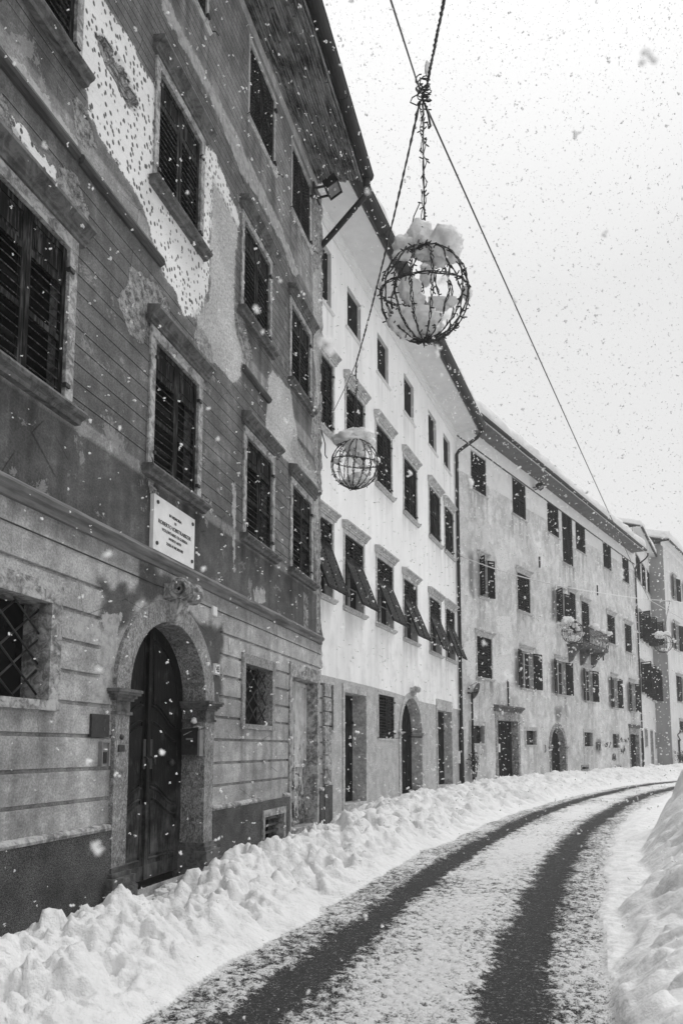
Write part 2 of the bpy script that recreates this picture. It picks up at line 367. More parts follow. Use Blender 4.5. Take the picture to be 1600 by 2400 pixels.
# ------------------------------------------------------------------ walls with openings
class House:
    def __init__(s, F, L, H, depth, mat, **kw):
        P = F.pt(0); s.F = F; s.L = L; s.H = H; s.depth = depth; s.mat = mat; s.holes = []; s.arches = []; s.side = .02
        s.root = empty('town_house', (P[0], P[1], 0), PI/2-F.a, **kw)
    def wall(s, step, attrs, zb=-.4, yfun=None, edge=None, zextra=()):
        eps = 1e-4
        S = set(np.round(np.arange(0, s.L, step), 4)) | {s.L}; Zs = set(np.round(np.arange(zb, s.H, step), 4)) | {s.H}
        hs = [round(v, 4) for h in s.holes for v in h[:2]]; hz = [round(v, 4) for h in s.holes for v in h[2:]] + [round(v, 4) for v in zextra]
        S = sorted({v for v in S if all(abs(v-w) > step*.3 for w in hs)} | set(hs)); Zs = sorted({v for v in Zs if all(abs(v-w) > step*.3 for w in hz)} | set(hz))
        S = np.array([v for v in S if 0 <= v <= s.L]); Zs = np.array(Zs)
        GS, GZ = np.meshgrid(S, Zs, indexing='ij'); ns, nz = GS.shape
        cs = (S[:-1]+S[1:])/2; cz = (Zs[:-1]+Zs[1:])/2; CS, CZ = np.meshgrid(cs, cz, indexing='ij'); keep = np.ones(CS.shape, bool)
        for (a, b, c, d) in s.holes: keep &= ~((CS > a) & (CS < b) & (CZ > c) & (CZ < d))
        i, j = np.nonzero(keep); idx = lambda a, b: a*nz+b
        faces = np.stack([idx(i, j), idx(i+1, j), idx(i+1, j+1), idx(i, j+1)], 1)
        sv = GS.ravel().copy(); zv = GZ.ravel().copy(); yv = np.zeros_like(sv)
        if yfun is not None: yv = yfun(sv, zv)
        extra = []; ef = []
        n0 = len(sv)
        for (sc, R, zs) in s.arches:            # spandrels between arch and its square opening
            n = 28; prev = None
            for k in range(n+1):
                t = PI*k/n; x = sc+R*math.cos(PI-t); z = zs+R*math.sin(t)
                extra += [(x, z), (x, zs+R)]; b = n0+len(extra)-2
                if prev is not None: ef.append((prev, b, b+1, prev+1))
                prev = b
        if extra:
            e = np.array(extra); sv = np.r_[sv, e[:, 0]]; zv = np.r_[zv, e[:, 1]]; yv = np.r_[yv, np.zeros(len(e))]
        xs = sv.copy()
        if edge is not None:
            xs, yv = edge(sv, zv, yv)
        # body: ends and back
        b = len(sv); D = s.depth; L = s.L; H = s.H
        body = [(0, .02, zb), (0, D, zb), (0, D, H), (0, .02, H), (L-s.side, .02, zb), (L-s.side, D, zb), (L-s.side, D, H), (L-s.side, .02, H)]
        vs = np.concatenate([np.stack([xs, yv, zv], 1), np.array(body)])
        fl = [tuple(int(q) for q in f) for f in faces] + ef + [(b+0, b+3, b+2, b+1), (b+4, b+5, b+6, b+7), (b+1, b+2, b+6, b+5)]
        me = bpy.data.meshes.new('wall'); me.from_pydata(vs.tolist(), [], fl); me.update()
        sa = np.r_[sv, [p[0] for p in body]]; za = np.r_[zv, [p[2] for p in body]]
        def drips(a_, z_):
            d = np.zeros_like(a_)
            for (p, q, c, e) in s.holes:
                m = sstep(p-.2, p-.02, a_)*sstep(q+.2, q+.02, a_)*sstep(c-1.5-.8*vnoise(a_*3, a_*0+c), c-.15, z_)*(z_ < c)
                ed = np.maximum(np.exp(-((a_-p+.12)/.09)**2), np.exp(-((a_-q-.12)/.09)**2))
                d = np.maximum(d, m*np.clip((vnoise(a_*9+3, z_*.4)-.35)*1.6+ed*.5, 0, 1))
            return d
        attrs = dict(attrs, drip=drips)
        for name, fn in attrs.items():
            at = me.attributes.new(name, 'FLOAT', 'POINT'); at.data.foreach_set('value', np.asarray(fn(sa, za), dtype=np.float32))
        me.materials.append(s.mat); return link('wall', me, s.root)
cache = {}
def leaf_mesh(w, h, sgn=1, panel=0.0, sp=.075, mat=m_shut1, zs=1, mids=(.5,)):
    """louvred shutter leaf from its hinge; sgn -1 mirrors, zs -1 hangs down"""
    key = (round(w, 2), round(h, 2), sgn, panel, sp, mat.name, zs, mids)
    if key in cache: return cache[key]
    m = MB(); t = .02; st_ = min(.06, w*.16)
    X = lambda a, b: (min(a*sgn, b*sgn), max(a*sgn, b*sgn))
    def bx(a, b, y0, y1, c, d):
        x0, x1 = X(a, b)
        if zs < 0: c, d = -d, -c
        m.box(x0, x1, y0, y1, c, d)
    bx(0, st_, -t, t, 0, h); bx(w-st_, w-.003, -t, t, 0, h)
    rails = [(0, .09), (h-.07, h)]
    zp = h
    if panel > 0:
        zp = h*(1-panel); rails.append((zp-.035, zp+.035))
        bx(st_, w-st_, -.006, .006, zp+.03, h-.06); bx(st_+.05, w-st_-.05, -.014, .0, zp+.08, h-.11)
    for q in mids:
        rails.append((zp*q-.03, zp*q+.03))
    for a, b in rails: bx(st_, w-st_, -t*.9, t*.9, a, b)
    nslat = len(m.f); z = .09+sp*.5; top = zp-.04
    while z < top:
        if all(not (a-.02 < z < b+.02) for a, b in rails):
            x0, x1 = X(st_, w-st_); zz = z*zs
            M = Matrix.Translation((0, 0, zz)) @ Matrix.Rotation(math.radians((42 if sp < .1 else 60)*(1 if zs > 0 else -1)), 4, 'X')
            hd_ = .034 if sp < .1 else (sp*.54 if zs > 0 else sp*.45)
            m.box(x0, x1, -hd_, hd_, -.005, .005, M)
        z += sp
    me = m.mesh('shutter'); me.materials.append(mat)
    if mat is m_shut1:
        me.materials.append(m_slat)  # slats paler than their frame: wear, plus caught light painted into the colour
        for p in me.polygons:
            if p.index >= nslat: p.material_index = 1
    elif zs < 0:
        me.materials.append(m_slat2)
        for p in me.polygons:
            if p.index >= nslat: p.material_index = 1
    cache[key] = me; return me
HOOD = [(0, 0), (-.05, 0), (-.055, .03), (-.08, .045), (-.085, .07), (-.13, .10), (-.165, .12), (-.165, .155), (-.15, .17), (0, .20)]
SILL = [(0, 0), (-.06, .0), (-.075, .03), (-.12, .05), (-.135, .075), (-.12, .105), (0, .115)]
def window(H, sl, sr, zb, zt, surround=.13, hood=1.0, sill=1.0, shut='closed', depth=.22, stone=None, shmat=None, panel=.2,
           sp=.08, hood_gap=.10, mids=(.5,), cas=False, proud=.025, angs=(-168, 168), hooks=True, grille=None, hole=True, sill_ext=.13, flip=.34, flipang=21, gray_pane=None):
    stone = stone or m_stone; shmat = shmat or m_shut1
    if hole: H.holes.append((sl, sr, zb, zt))
    w = sr-sl; h = zt-zb; x = (sl+sr)/2; hw = w/2; j = .004
    m = MB()
    # reveal lining + surround
    rv = .02
    m.box(-hw-.002-rv, -hw, 0.004, depth, -rv, h+rv); m.box(hw, hw+rv+.002, .004, depth, -rv, h+rv)
    m.box(-hw, hw, .004, depth, h, h+rv+.002); m.box(-hw, hw, .004, depth, -rv-.002, 0)
    if surround > 0:
        a = surround
        m.box(-hw-a, -hw-.0, -proud, .003, 0, h); m.box(hw+.0, hw+a, -proud, .003, 0, h)
        m.box(-hw-a, hw+a, -proud-.004, .003, h+.0, h+a+.03)
        m.box(-hw-a-.006, hw+a+.006, -proud-.006, .003, -a*.6, -.0)
    wo = m.obj('window', stone, H.root, (x, 0, zb))
    e = hw+surround
    if hood:
        p = [(y*hood, z*hood + h+hood_gap) for y, z in HOOD]
        MB().prism_x(p, -e-.07*hood, e+.07*hood, n=10, jit=.0012).obj('cornice', m_stone_d if stone is m_stone else stone, wo)
    if sill:
        p = [(y*sill, z*sill-.115*sill-.002) for y, z in SILL]
        MB().prism_x(p, -hw-sill_ext, hw+sill_ext, n=8, jit=.001).obj('sill', m_stone_d if stone is m_stone else stone, wo)
    pm = MB(); pm.box(-hw, hw, depth-.02, depth, 0, h); pm.obj('pane', m_glass if not gray_pane else gray_pane, wo)
    if cas:
        c = MB(); y0, y1 = depth-.07, depth-.022; q = .055
        c.box(-hw, -hw+q, y0, y1, 0, h); c.box(hw-q, hw, y0, y1, 0, h); c.box(-hw+q, hw-q, y0, y1, h-q, h); c.box(-hw+q, hw-q, y0, y1, 0, q)
        c.box(-.045, .045, y0-.01, y1, q, h-q)
        for k in (1, 2):
            c.box(-hw+q, -.045, y0+.01, y1-.004, h*k/3-.012, h*k/3+.012); c.box(.045, hw-q, y0+.01, y1-.004, h*k/3-.012, h*k/3+.012)
        c.obj('casement', m_casem, wo)
    lw = hw-.004
    if shut == 'closed':
        a = link('shutter', leaf_mesh(lw, h-.02, 1, panel, sp, shmat, 1, mids), wo, (-hw+.004, .035, .01)); b = link('shutter', leaf_mesh(lw, h-.02, -1, panel, sp, shmat, 1, mids), wo, (hw-.004, .035, .01))
        a.rotation_euler.z = math.radians(random.uniform(-1.5, 0)); b.rotation_euler.z = math.radians(random.uniform(0, 1.5))
    elif shut == 'open':
        a = link('shutter', leaf_mesh(lw, h-.02, 1, panel, sp, shmat, 1, mids), wo, (-hw-.01, -.055, .01)); a.rotation_euler.z = math.radians(angs[0])
        b = link('shutter', leaf_mesh(lw, h-.02, -1, panel, sp, shmat, 1, mids), wo, (hw+.01, -.055, .01)); b.rotation_euler.z = math.radians(angs[1])
    elif shut == 'flip':
        hu = h*flip; hd = h-hu
        for sg in (1, -1):
            a = link('shutter', leaf_mesh(lw, hu, sg, 0, sp, shmat, 1, ()), wo, (-sg*(hw-.004), .03, hd))
            hh = hd*1.04
            b = link('shutter_flap', leaf_mesh(lw, hh, sg, 0, sp, shmat, -1, ()), wo, (-sg*(hw-.004), .0, hd-.01)); b.rotation_euler.x = math.radians(-flipang+random.uniform(-1.5, 1.5))
        r = MB(); L = .35
        for sg in (-1, 1): r.tube([(sg*(hw-.01), .01, hd*.55), (sg*(hw-.02), -hd*.45*math.sin(math.radians(flipang)), hd-.45*hd*math.cos(math.radians(flipang)))], .007, 5)
        r.obj('stay_bar', m_iron, wo)
    if hooks and shut in ('closed',):
        k = MB()
        for sg in (-1, 1):
            for zz in (h*.12, h*.86): MB().box(sg*hw-.02, sg*hw+.05*(1 if sg > 0 else .4), -.05, .0, zz-.02, zz+.02).obj('hinge', m_iron, wo)
            MB().tube([(sg*(hw+.08), 0, .02), (sg*(hw+.12), -.1, .02), (sg*(hw+.17), -.12, .0), (sg*(hw+.19), -.12, .05)], .008, 5).obj('shutter_hook', m_iron, wo)
    if grille == 'lattice':
        k = MB(); sx = w/3.0; sz = h/3.2; n = 7
        y = .10
        for i in range(-n, n+1):
            for sg in (1, -1):
                p0 = (i*sx, -.2*sz); 
                # line x = i*sx + t*sx ; z = sg*t*sz ...
                pts = []
                for t in np.linspace(0, 8, 65):
                    X_ = -hw + i*sx + t*sx; Z_ = (t*sz) if sg > 0 else (h-t*sz)
                    if -hw <= X_ <= hw and 0 <= Z_ <= h: pts.append((X_, y+(.012 if sg > 0 else 0), Z_))
                if len(pts) > 1: k.tube([pts[0], pts[-1]], .011, 6)
        k.obj('grille', m_iron, wo)
    if grille == 'bars':
        k = MB(); nb = max(4, int(w/.13))
        for i in range(1, nb): k.tube([(-hw+w*i/nb, .06, 0), (-hw+w*i/nb, .06, h)], .009, 6)
        for q in (.25, .75): k.tube([(-hw, .06, h*q), (hw, .06, h*q)], .009, 6)
        k.obj('grille', m_iron, wo)
    if grille == 'shelf':
        k = MB(); nb = 4
        for i in range(nb): k.box(-hw, hw, .04, .07, h*(i+.5)/nb-.02, h*(i+.5)/nb+.02)
        k.obj('grille', m_stone_d, wo)
    return wo
def arch_portal(H, sl, sr, zb, zs, ring, depth, stone, dmat, pil=True, key=True, cap=.22, name='door', fancy=True, proud=.05, base=True):
    R = (sr-sl)/2; sc = (sl+sr)/2
    H.holes.append((sl, sr, zb, zs+R)); H.arches.append((sc, R, zs))
    hz = zs-zb
    # ring + intrados + jamb reveals as the door's stone frame
    m = MB(); n = 28
    vs = []; fs = []
    for k in range(n+1):
        t = PI*k/n; c, s_ = math.cos(PI-t), math.sin(t)
        for (r, y) in ((R, -proud), (R+ring, -proud), (R+ring, .003), (R, depth)): vs.append((c*r, y, hz+s_*r))
    for k in range(n):
        a = k*4; b = a+4
        fs += [(a, a+1, b+1, b), (a+1, a+2, b+2, b+1), (a+3, a, b, b+3)]
    m.add(vs, fs)
    for sg in (-1, 1):
        x0, x1 = sorted((sg*R, sg*(R+ring)))
        m.box(x0, x1, -proud+.001, depth, 0 if not base else .33, hz-.0)
    frame = m.obj(name, stone, H.root, (sc, 0, zb))
    cm = stone if stone is not m_breccia else m_stone_d
    if pil:
        for sg in (-1, 1):
            c_ = MB()
            # layered capital
            for (e, z0, z1) in ((.02, -cap, -cap+.035), (.0, -cap+.035, -cap*.45), (.03, -cap*.45, -cap*.34), (.055, -cap*.34, -cap*.22), (.085, -cap*.22, -cap*.12), (.10, -cap*.12, .0)):
                x0, x1 = sorted((sg*(R-e), sg*(R+ring+e))); c_.box(x0, x1, -proud-e-.004, depth*.95, hz+z0, hz+z1)
            c_.obj('capital', cm, frame)
            if base:
                b_ = MB()
                for (e, z0, z1) in ((.02, .29, .34), (.05, .24, .29), (.09, .13, .24), (.11, -.35, .13)):
                    x0, x1 = sorted((sg*(R-e*.8), sg*(R+ring+e))); b_.box(x0, x1, -proud-e, depth*.95, z0, z1)
                b_.obj('pillar_base', m_stone_d if stone is m_breccia else cm, frame)
    if key:
        k = MB(); zt = hz+R
        w0, w1 = ring*.28, ring*.46; z0, z1 = zt-.03, zt+ring+.02
        k.add([(-w0, -proud-.05, z0), (w0, -proud-.05, z0), (w0, .05, z0), (-w0, .05, z0), (-w1, -proud-.16, z1), (w1, -proud-.16, z1), (w1, 0, z1), (-w1, 0, z1)],
              [(0,3,2,1),(4,5,6,7),(0,1,5,4),(1,2,6,5),(2,3,7,6),(3,0,4,7)])
        r = ring*.52; L = ring*.72; cz = z1+r*.75; cy = -proud-.17
        # scroll: a bolster with turned rings and spiral ends
        prof = [(-L, r*.2), (-L, r*.55), (-L-.015, r*.6), (-L-.015, r*.9), (-L, r), (-L*.62, r*.86), (-L*.5, r*.80), (-L*.45, r*.92), (-L*.3, r*.92), (-L*.25, r*.74), (0, r*.7)]
        prof += [(-a, b) for a, b in prof[-2::-1]]
        ns = 20; vv = []; ff = []
        for (px_, pr) in prof:
            for q in range(ns): t = 2*PI*q/ns; vv.append((px_, cy+pr*math.cos(t), cz+pr*math.sin(t)))
        for a in range(len(prof)-1):
            for q in range(ns): b = (q+1) % ns; ff.append((a*ns+q, a*ns+b, (a+1)*ns+b, (a+1)*ns+q))
        ff.append(tuple(range(ns))); ff.append(tuple((len(prof)-1)*ns+q for q in range(ns))[::-1]); k.add(vv, ff, None, True)
        for sg in (-1, 1):
            sp = [(sg*(L+.02), cy+r*(.1+.75*t)*math.cos(t*11), cz+r*(.1+.75*t)*math.sin(t*11)) for t in np.linspace(0, 1, 40)]
            k.tube(sp, .017, 6)
        k.box(-L*.9, L*.9, -proud-.12, .0, z1-.0, z1+r*1.3)
        k.obj('keystone', m_stone if stone is m_breccia else stone, frame)
    # two arched leaves
    for sg in (-1, 1):
        d = MB(); vs = []; N = 14; yd = depth-.06
        out = [(0.004, 0), (R, 0)] + [(R*math.cos(t), hz+R*math.sin(t)) for t in np.linspace(0, PI/2, N)][:-1] + [(0.004, hz+R)]
        if sg < 0: out = [(-a, b) for a, b in out][::-1]
        k = len(out)
        vs = [(a, yd, b) for a, b in out]+[(a, yd+.06, b) for a, b in out]
        d.add(vs, [tuple(range(k)), tuple(range(2*k-1, k-1, -1))]+[(i, i+k, (i+1) % k+k, (i+1) % k) for i in range(k)])
        if fancy:
            hin, hout = .10, R-.16
            def pan(z0, z1, lo, hi, archtop=False):
                # raised bead round a panel with a swept (ogee) top
                T = np.linspace(0, 1, 14)
                if archtop: top = [(x, hz+math.sqrt(max(.01, (R-.17)**2-x*x))) for x in (hin+(hout-hin)*T)]
                else: top = [(hin+(hout-hin)*t, z1 + (hi)*(.5+.5*math.cos(PI*t))) for t in T]
                bot = [(hin+(hout-hin)*t, z0 + lo*(.5+.5*math.cos(PI*t))) for t in T]
                path = [bot[0]]+top+bot[::-1]
                path = [(sg*a, yd-.004, b) for a, b in path]
                d.tube(path, .017, 6)
                ins = [(hin+.05, z0+.05+lo*.9)]+[(a*.93+.02, b-.06) for a, b in top]+[(a*.93+.02, b+.05) for a, b in bot[::-1]]
                ii = [(sg*a, yd-.018, b) for a, b in ins]
                if sg < 0: ii = ii[::-1]
                kk = len(ii); d.add(ii+[(a, yd, b) for a, _, b in ii], [tuple(range(kk))]+[(i, i+kk, (i+1) % kk+kk, (i+1) % kk) for i in range(kk)])
            pan(.24, .74, 0, .24); pan(.86, 1.70, .26, .24); pan(1.86, 2.5, .28, 0, True)
            d.box(*sorted((sg*.01, sg*(R-.01))), yd-.025, yd, .0, .17)
            if sg > 0: d.box(-.035, .035, yd-.045, yd, .0, hz+R-.02)
        else:
            for q in range(1, 5):
                xx = sg*R*q/5; zt = hz+math.sqrt(R*R-xx*xx)-.01; d.box(xx-.008, xx+.008, yd-.012, yd, .02, zt)
            d.box(*sorted((sg*.0, sg*(R-.01))), yd-.03, yd, hz-.06, hz+.04)
        lf = d.obj('door_leaf', dmat, frame)
        if fancy:
            hd = MB(); hd.box(sg*.075-.03, sg*.075+.03, yd-.035, yd-.0, 1.35, 1.72); hd.tube([(sg*.075, yd-.04, 1.5), (sg*.075, yd-.09, 1.47), (sg*.075, yd-.09, 1.40)], .014, 8)
            hd.obj('handle', m_iron, lf); MB().blob((sg*.55, yd-.05, 1.42), .05, 2, .05).obj('door_knob', m_iron, lf)
    return frame
def rect_door(H, sl, sr, zb, zt, jamb, lintel, depth, stone, dmat, style='plain', hoodsc=0, leaves=2, zl=None):
    H.holes.append((sl, sr, zb, zt)); w = sr-sl; hw = w/2; h = zt-zb; m = MB(); p = .03
    m.box(-hw-jamb, -hw, -p, depth, -.25, h); m.box(hw, hw+jamb, -p, depth, -.25, h); m.box(-hw-jamb-.004, hw+jamb+.004, -p-.006, .003, h, h+lintel)
    m.box(-hw, hw, .003, depth, h, h+.03); m.box(-hw, hw, -.04, depth, -.25, -.004)
    fr = m.obj('door', stone, H.root, ((sl+sr)/2, 0, zb))
    if hoodsc:
        MB().prism_x([(y*hoodsc-.0, z*hoodsc+h+lintel-.01) for y, z in HOOD], -hw-jamb-.12, hw+jamb+.12, n=8, jit=.006).obj('cornice', m_stone_d, fr)
    for sg in ((-1, 1) if leaves == 2 else (1,)):
        d = MB(); yd = depth-.06
        x0, x1 = ((0, hw) if sg > 0 else (-hw, 0)) if leaves == 2 else (-hw, hw)
        x0 += .003; x1 -= .003
        d.box(x0, x1, yd, yd+.05, 0, h-.003)
        if style == 'panel':
            sw = .07
            zm = h*.40
            for (a, b) in ((0.03, zm-.07), (zm+.02, h-.1)):
                if a < .1: d.box(x0+.03, x1-.03, yd-.012, yd, a+.0, .22); continue
                d.box(x0, x0+sw, yd-.03, yd, a, b+.06); d.box(x1-sw, x1, yd-.03, yd, a, b+.06); d.box(x0+sw, x1-sw, yd-.03, yd, b, b+.07); d.box(x0+sw, x1-sw, yd-.035, yd, a-.03, a+.03)
            if sg > 0: d.box(-.02, .02, yd-.05, yd, 0, h-.01)
        elif style == 'plank':
            k = 4
            for q in range(k+1): xx = x0+(x1-x0)*q/k; d.box(xx-.008, xx+.008, yd-.012, yd, .02, h-.03)
            d.box(x0, x1, yd-.03, yd-.0, h*.1, h*.1+.14)
        elif style == 'glazed':
            for (a, b) in ((.12, h*.3), (h*.34, h*.72), (h*.76, h*.97)):
                d.box(x0+.06, x1-.06, yd-.018, yd, a, b)
            d.box(x0, x1, yd-.04, yd, h*.73, h*.755)
        lf = d.obj('door_leaf', dmat, fr)
        if style in ('panel', 'glazed') and sg > 0:
            MB().tube([(x0+.06, yd-.03, 1.0), (x0+.06, yd-.09, 1.0), (x0+.13, yd-.09, .96)], .011, 6).obj('handle', m_iron, lf)
    return fr
# ------------------------------------------------------------------ roofs
def eaves(H, L0, L1_, zw, over, zg, gr, sof, rise=.32, gutter=True, boards=False, ystart=0.0, crown=None, snowh=.34, label=None, fascia=True, brk=True, gdown=True):
    """soffit, roof slab and half-round gutter along the eave; snow lies on the roof as its own object"""
    dep = 4.5; zr = zg+.10+rise*(dep+over)
    m = MB(); m.add([(L0, -over, zg+.06), (L1_, -over, zg+.06), (L1_, dep, zr+.06), (L0, dep, zr+.06), (L0, -over, zg+.14), (L1_, -over, zg+.14), (L1_, dep, zr+.16), (L0, dep, zr+.16),
           (L0, H.depth, zg), (L1_, H.depth, zg), (L0, dep, H.H-.05), (L1_, dep, H.H-.05)],
          [(0,1,2,3),(4,7,6,5),(0,4,5,1),(1,5,6,2),(0,3,7,4),(7,8,9,6)])
    m.obj('roof', m_roof, H.root)
    if boards:
        b = MB(); nb = 20; 
        for i in range(nb):
            y0 = -over*(i+.08)/nb; y1 = -over*(i+.86)/nb; zz = zw+(zg-zw)*(i+.5)/nb + random.uniform(-.02, .03)
            x = L0
            while x < L1_:
                x2 = min(L1_, x+random.uniform(1.2, 2.6)); dz = random.uniform(-.02, .02)
                b.add([(x, y1, zz+dz), (x2-.02, y1+random.uniform(-.01, .01), zz+dz), (x2-.02, y0, zz+.01+dz), (x, y0, zz+.01+dz), (x, y1, zz+.04), (x2-.02, y1, zz+.04), (x2-.02, y0, zz+.05), (x, y0, zz+.05)],
                      [(0,1,2,3),(4,7,6,5),(0,4,5,1),(3,2,6,7),(1,5,6,2),(0,3,7,4)]); x = x2
        b.obj('soffit_board', sof, H.root)
        MB().add([(L0, -.0, zw+.075), (L1_, 0, zw+.075), (L1_, -over, zg+.055), (L0, -over, zg+.055)], [(0,1,2,3)]).obj('soffit', sof, H.root)
    else:
        MB().add([(L0, .0, zw), (L1_, 0, zw), (L1_, -over+.02, zg), (L0, -over+.02, zg), (L0, 0, zw+.03), (L1_, 0, zw+.03), (L1_, -over+.02, zg+.05), (L0, -over+.02, zg+.05)],
                 [(0,3,2,1),(4,5,6,7),(0,1,5,4),(2,3,7,6),(3,0,4,7),(1,2,6,5)]).obj('soffit', sof, H.root)
    if fascia: MB().box(L0, L1_, -over-.0, -over+.03, zg-.02, zg+.13).obj('fascia', m_soffit2 if not boards else sof, H.root)
    if crown is not None:
        MB().prism_x([(0, zw-.32), (-.03, zw-.32), (-.035, zw-.26), (-.055, zw-.24), (-.06, zw-.12), (-.10, zw-.09), (-.11, zw-.005), (0, zw-.005)], L0, L1_).obj('cornice', crown, H.root)
    if gutter:
        g = MB(); n = 9; prof = [(-over-gr*1.02+gr*math.cos(t), zg+.06+gr*math.sin(t)) for t in np.linspace(-PI, 0, n)]
        prof += [(-over-gr*1.02+(gr-.008)*math.cos(t), zg+.06+(gr-.008)*math.sin(t)) for t in np.linspace(0, -PI, n)]
        g.prism_x(prof, L0, L1_, smooth=False)
        x = L0+1.0
        while x < L1_:
            p2 = [(-over-gr*1.02+(gr+.008)*math.cos(t), zg+.06+(gr+.008)*math.sin(t)) for t in np.linspace(-PI, 0, n)]+[(-over-gr*1.02+(gr)*math.cos(t), zg+.06+(gr)*math.sin(t)) for t in np.linspace(0, -PI, n)]
            g.prism_x(p2, x, x+.05); x += 2.0
        g.tube([(L0, -over-gr*2.03, zg+.065), (L1_, -over-gr*2.03, zg+.065)], .012, 6)
        g.obj('gutter', m_gutter, H.root)
    # snow on the roof
    nx = int((L1_-L0)/.10)+2; us = np.linspace(0, 1, 30)
    X = np.linspace(L0+.02, L1_-.02, nx)
    yo = -over-gr*1.1
    prof = []
    for t in np.linspace(0, 1, 11):      # rounded overhanging lip
        a = -PI*.42+t*PI*.95; prof.append((yo+.16-math.cos(a)*.20, zg+.16+snowh*.5+math.sin(a)*snowh*.52))
    for t in np.linspace(.04, 1, 14): prof.append((yo+.2+(dep-yo-.2)*t, zg+.16+snowh+rise*(dep-yo-.2)*t+.02))
    prof = [(yo+.34, zg+.15)]+prof
    PY = np.array([p[0] for p in prof]); PZ = np.array([p[1] for p in prof]); GX, GY = np.meshgrid(X, PY, indexing='ij'); _, GZ = np.meshgrid(X, PZ, indexing='ij')
    k = np.arange(len(prof)); lip = np.exp(-((k-6)/5.0)**2)[None, :]
    nz_ = fbm(GX*1.1+31*L1_, k[None, :]*.5+GX*0, 4)-.5; nb_ = fbm(GX*3.5+7*L1_, k[None, :]*.7+GX*0, 4)-.5; lg = fbm(GX*.45+5, GX*0+3*L0+1, 3)-.5
    GY = GY - lip*(nz_*.14+nb_*.09+lg*.12); GZ = GZ + (k > 1)[None, :]*(nb_*.05 + nz_*.07 + lg*.10)
    # rounded ends
    e = np.minimum(X-L0, L1_-X); ef = np.sqrt(np.clip(e/.25, 0, 1)*(2-np.clip(e/.25, 0, 1)))[:, None]; GZ = (zg+.12)+np.maximum(GZ-(zg+.12), 0)*1.0 - (1-ef)*snowh*.8*(k > 1)[None, :]
    vs = np.stack([GX, GY, GZ], 2).reshape(-1, 3); npf = len(prof)
    fs = [(i*npf+j, (i+1)*npf+j, (i+1)*npf+j+1, i*npf+j+1) for i in range(nx-1) for j in range(npf-1)]
    fs.append(tuple(range(npf))); fs.append(tuple((nx-1)*npf+j for j in range(npf))[::-1])
    me = bpy.data.meshes.new('roof_snow'); me.from_pydata(vs.tolist(), [], fs); me.materials.append(m_snow_r); me.polygons.foreach_set('use_smooth', [True]*len(me.polygons))
    o = link('roof_snow', me); o.matrix_world = Matrix.Translation(H.root.location) @ Matrix.Rotation(H.root.rotation_euler.z, 4, 'Z')
    tag(o, label, 'snow', 'snow lying on the roofs')
    return zr
def place_local(o, H):
    o.matrix_world = Matrix.Translation(H.root.location) @ Matrix.Rotation(H.root.rotation_euler.z, 4, 'Z') @ o.matrix_world
def wpt(H, s, off, z):
    P = H.F.pt(s, off); return Vector((P[0], P[1], z))
# =================================================================== HOUSE ONE
H1 = House(F1, L1, 14.14, 9, m_wall1, label='tall peeling grey house with an arched wooden portal, nearest on the left', cat='house')
f = F1
W = 1.13
def c1(xr, yr, xl=None, yl=None):
    b = f.S(xr, yr); a = f.S(xl, yl) if xl is not None else b-W; m_ = (a+b)/2; return (m_-W/2, m_+W/2)
ROWC = (4.985, 6.63); ROWB = (8.66, 10.23); ROWA = (12.18, 13.61)
for (a, b) in (c1(154, 767), c1(460, 1030, 361, 950), c1(639, 1170, 572, 1140), c1(731, 1230, 680, 1210)):
    window(H1, a, b, *ROWC, surround=.12, hood=1.1, hood_gap=.14, sill=1.15, panel=.24, sp=.098, mids=(.52,), sill_ext=.2)
for (a, b) in (c1(173, 148), c1(467, 450, 372, 297), c1(634, 700, 566, 610), c1(727, 830, 679, 800)):
    window(H1, a, b, *ROWB, surround=.10, hood=1.05, hood_gap=.12, sill=1.1, panel=.25, sp=.085, mids=(), sill_ext=.17)
for (a, b) in (c1(484, 30), c1(643, 320, 584, 190), c1(727, 500, 684, 410), (c1(484, 30)[0]-2.9, c1(484, 30)[0]-2.9+W)):
    window(H1, a, b, *ROWA, surround=.06, hood=0, sill=.45, panel=0, sp=.07, mids=(.5,), sill_ext=.1, stone=m_stone_l, proud=.012)
a0 = c1(154, 767)
# ground floor
gw_r = f.S(111, 1520); window(H1, gw_r-1.05, gw_r, 2.05, 2.975, surround=.155, hood=0, sill=0, shut='none', grille='lattice', stone=m_stone, proud=.04, depth=.3)
sl_, sr_ = f.S(572, 1625), f.S(635, 1650); window(H1, sl_, sr_, 1.99, 2.94, surround=.13, hood=0, sill=0, shut='none', grille='lattice', stone=m_breccia, proud=.03, depth=.28)
pl, pr = f.S(297, 1620), f.S(475, 1635)
portal = arch_portal(H1, pl, pr, 0.0, 2.25, .27, .36, m_breccia, m_door, cap=.28)
d2l, d2r = f.S(681, 1760), f.S(741, 1760)
rect_door(H1, d2l, d2r, .11, 2.95, .13, .26, .30, m_stone, m_paled, 'panel')
vl, vr = f.S(612, 1930), f.S(657, 1930)
window(H1, vl, vr, .02, .48, surround=.08, hood=0, sill=0, shut='none', grille='shelf', stone=m_stone, proud=.075, depth=.25, hooks=False)
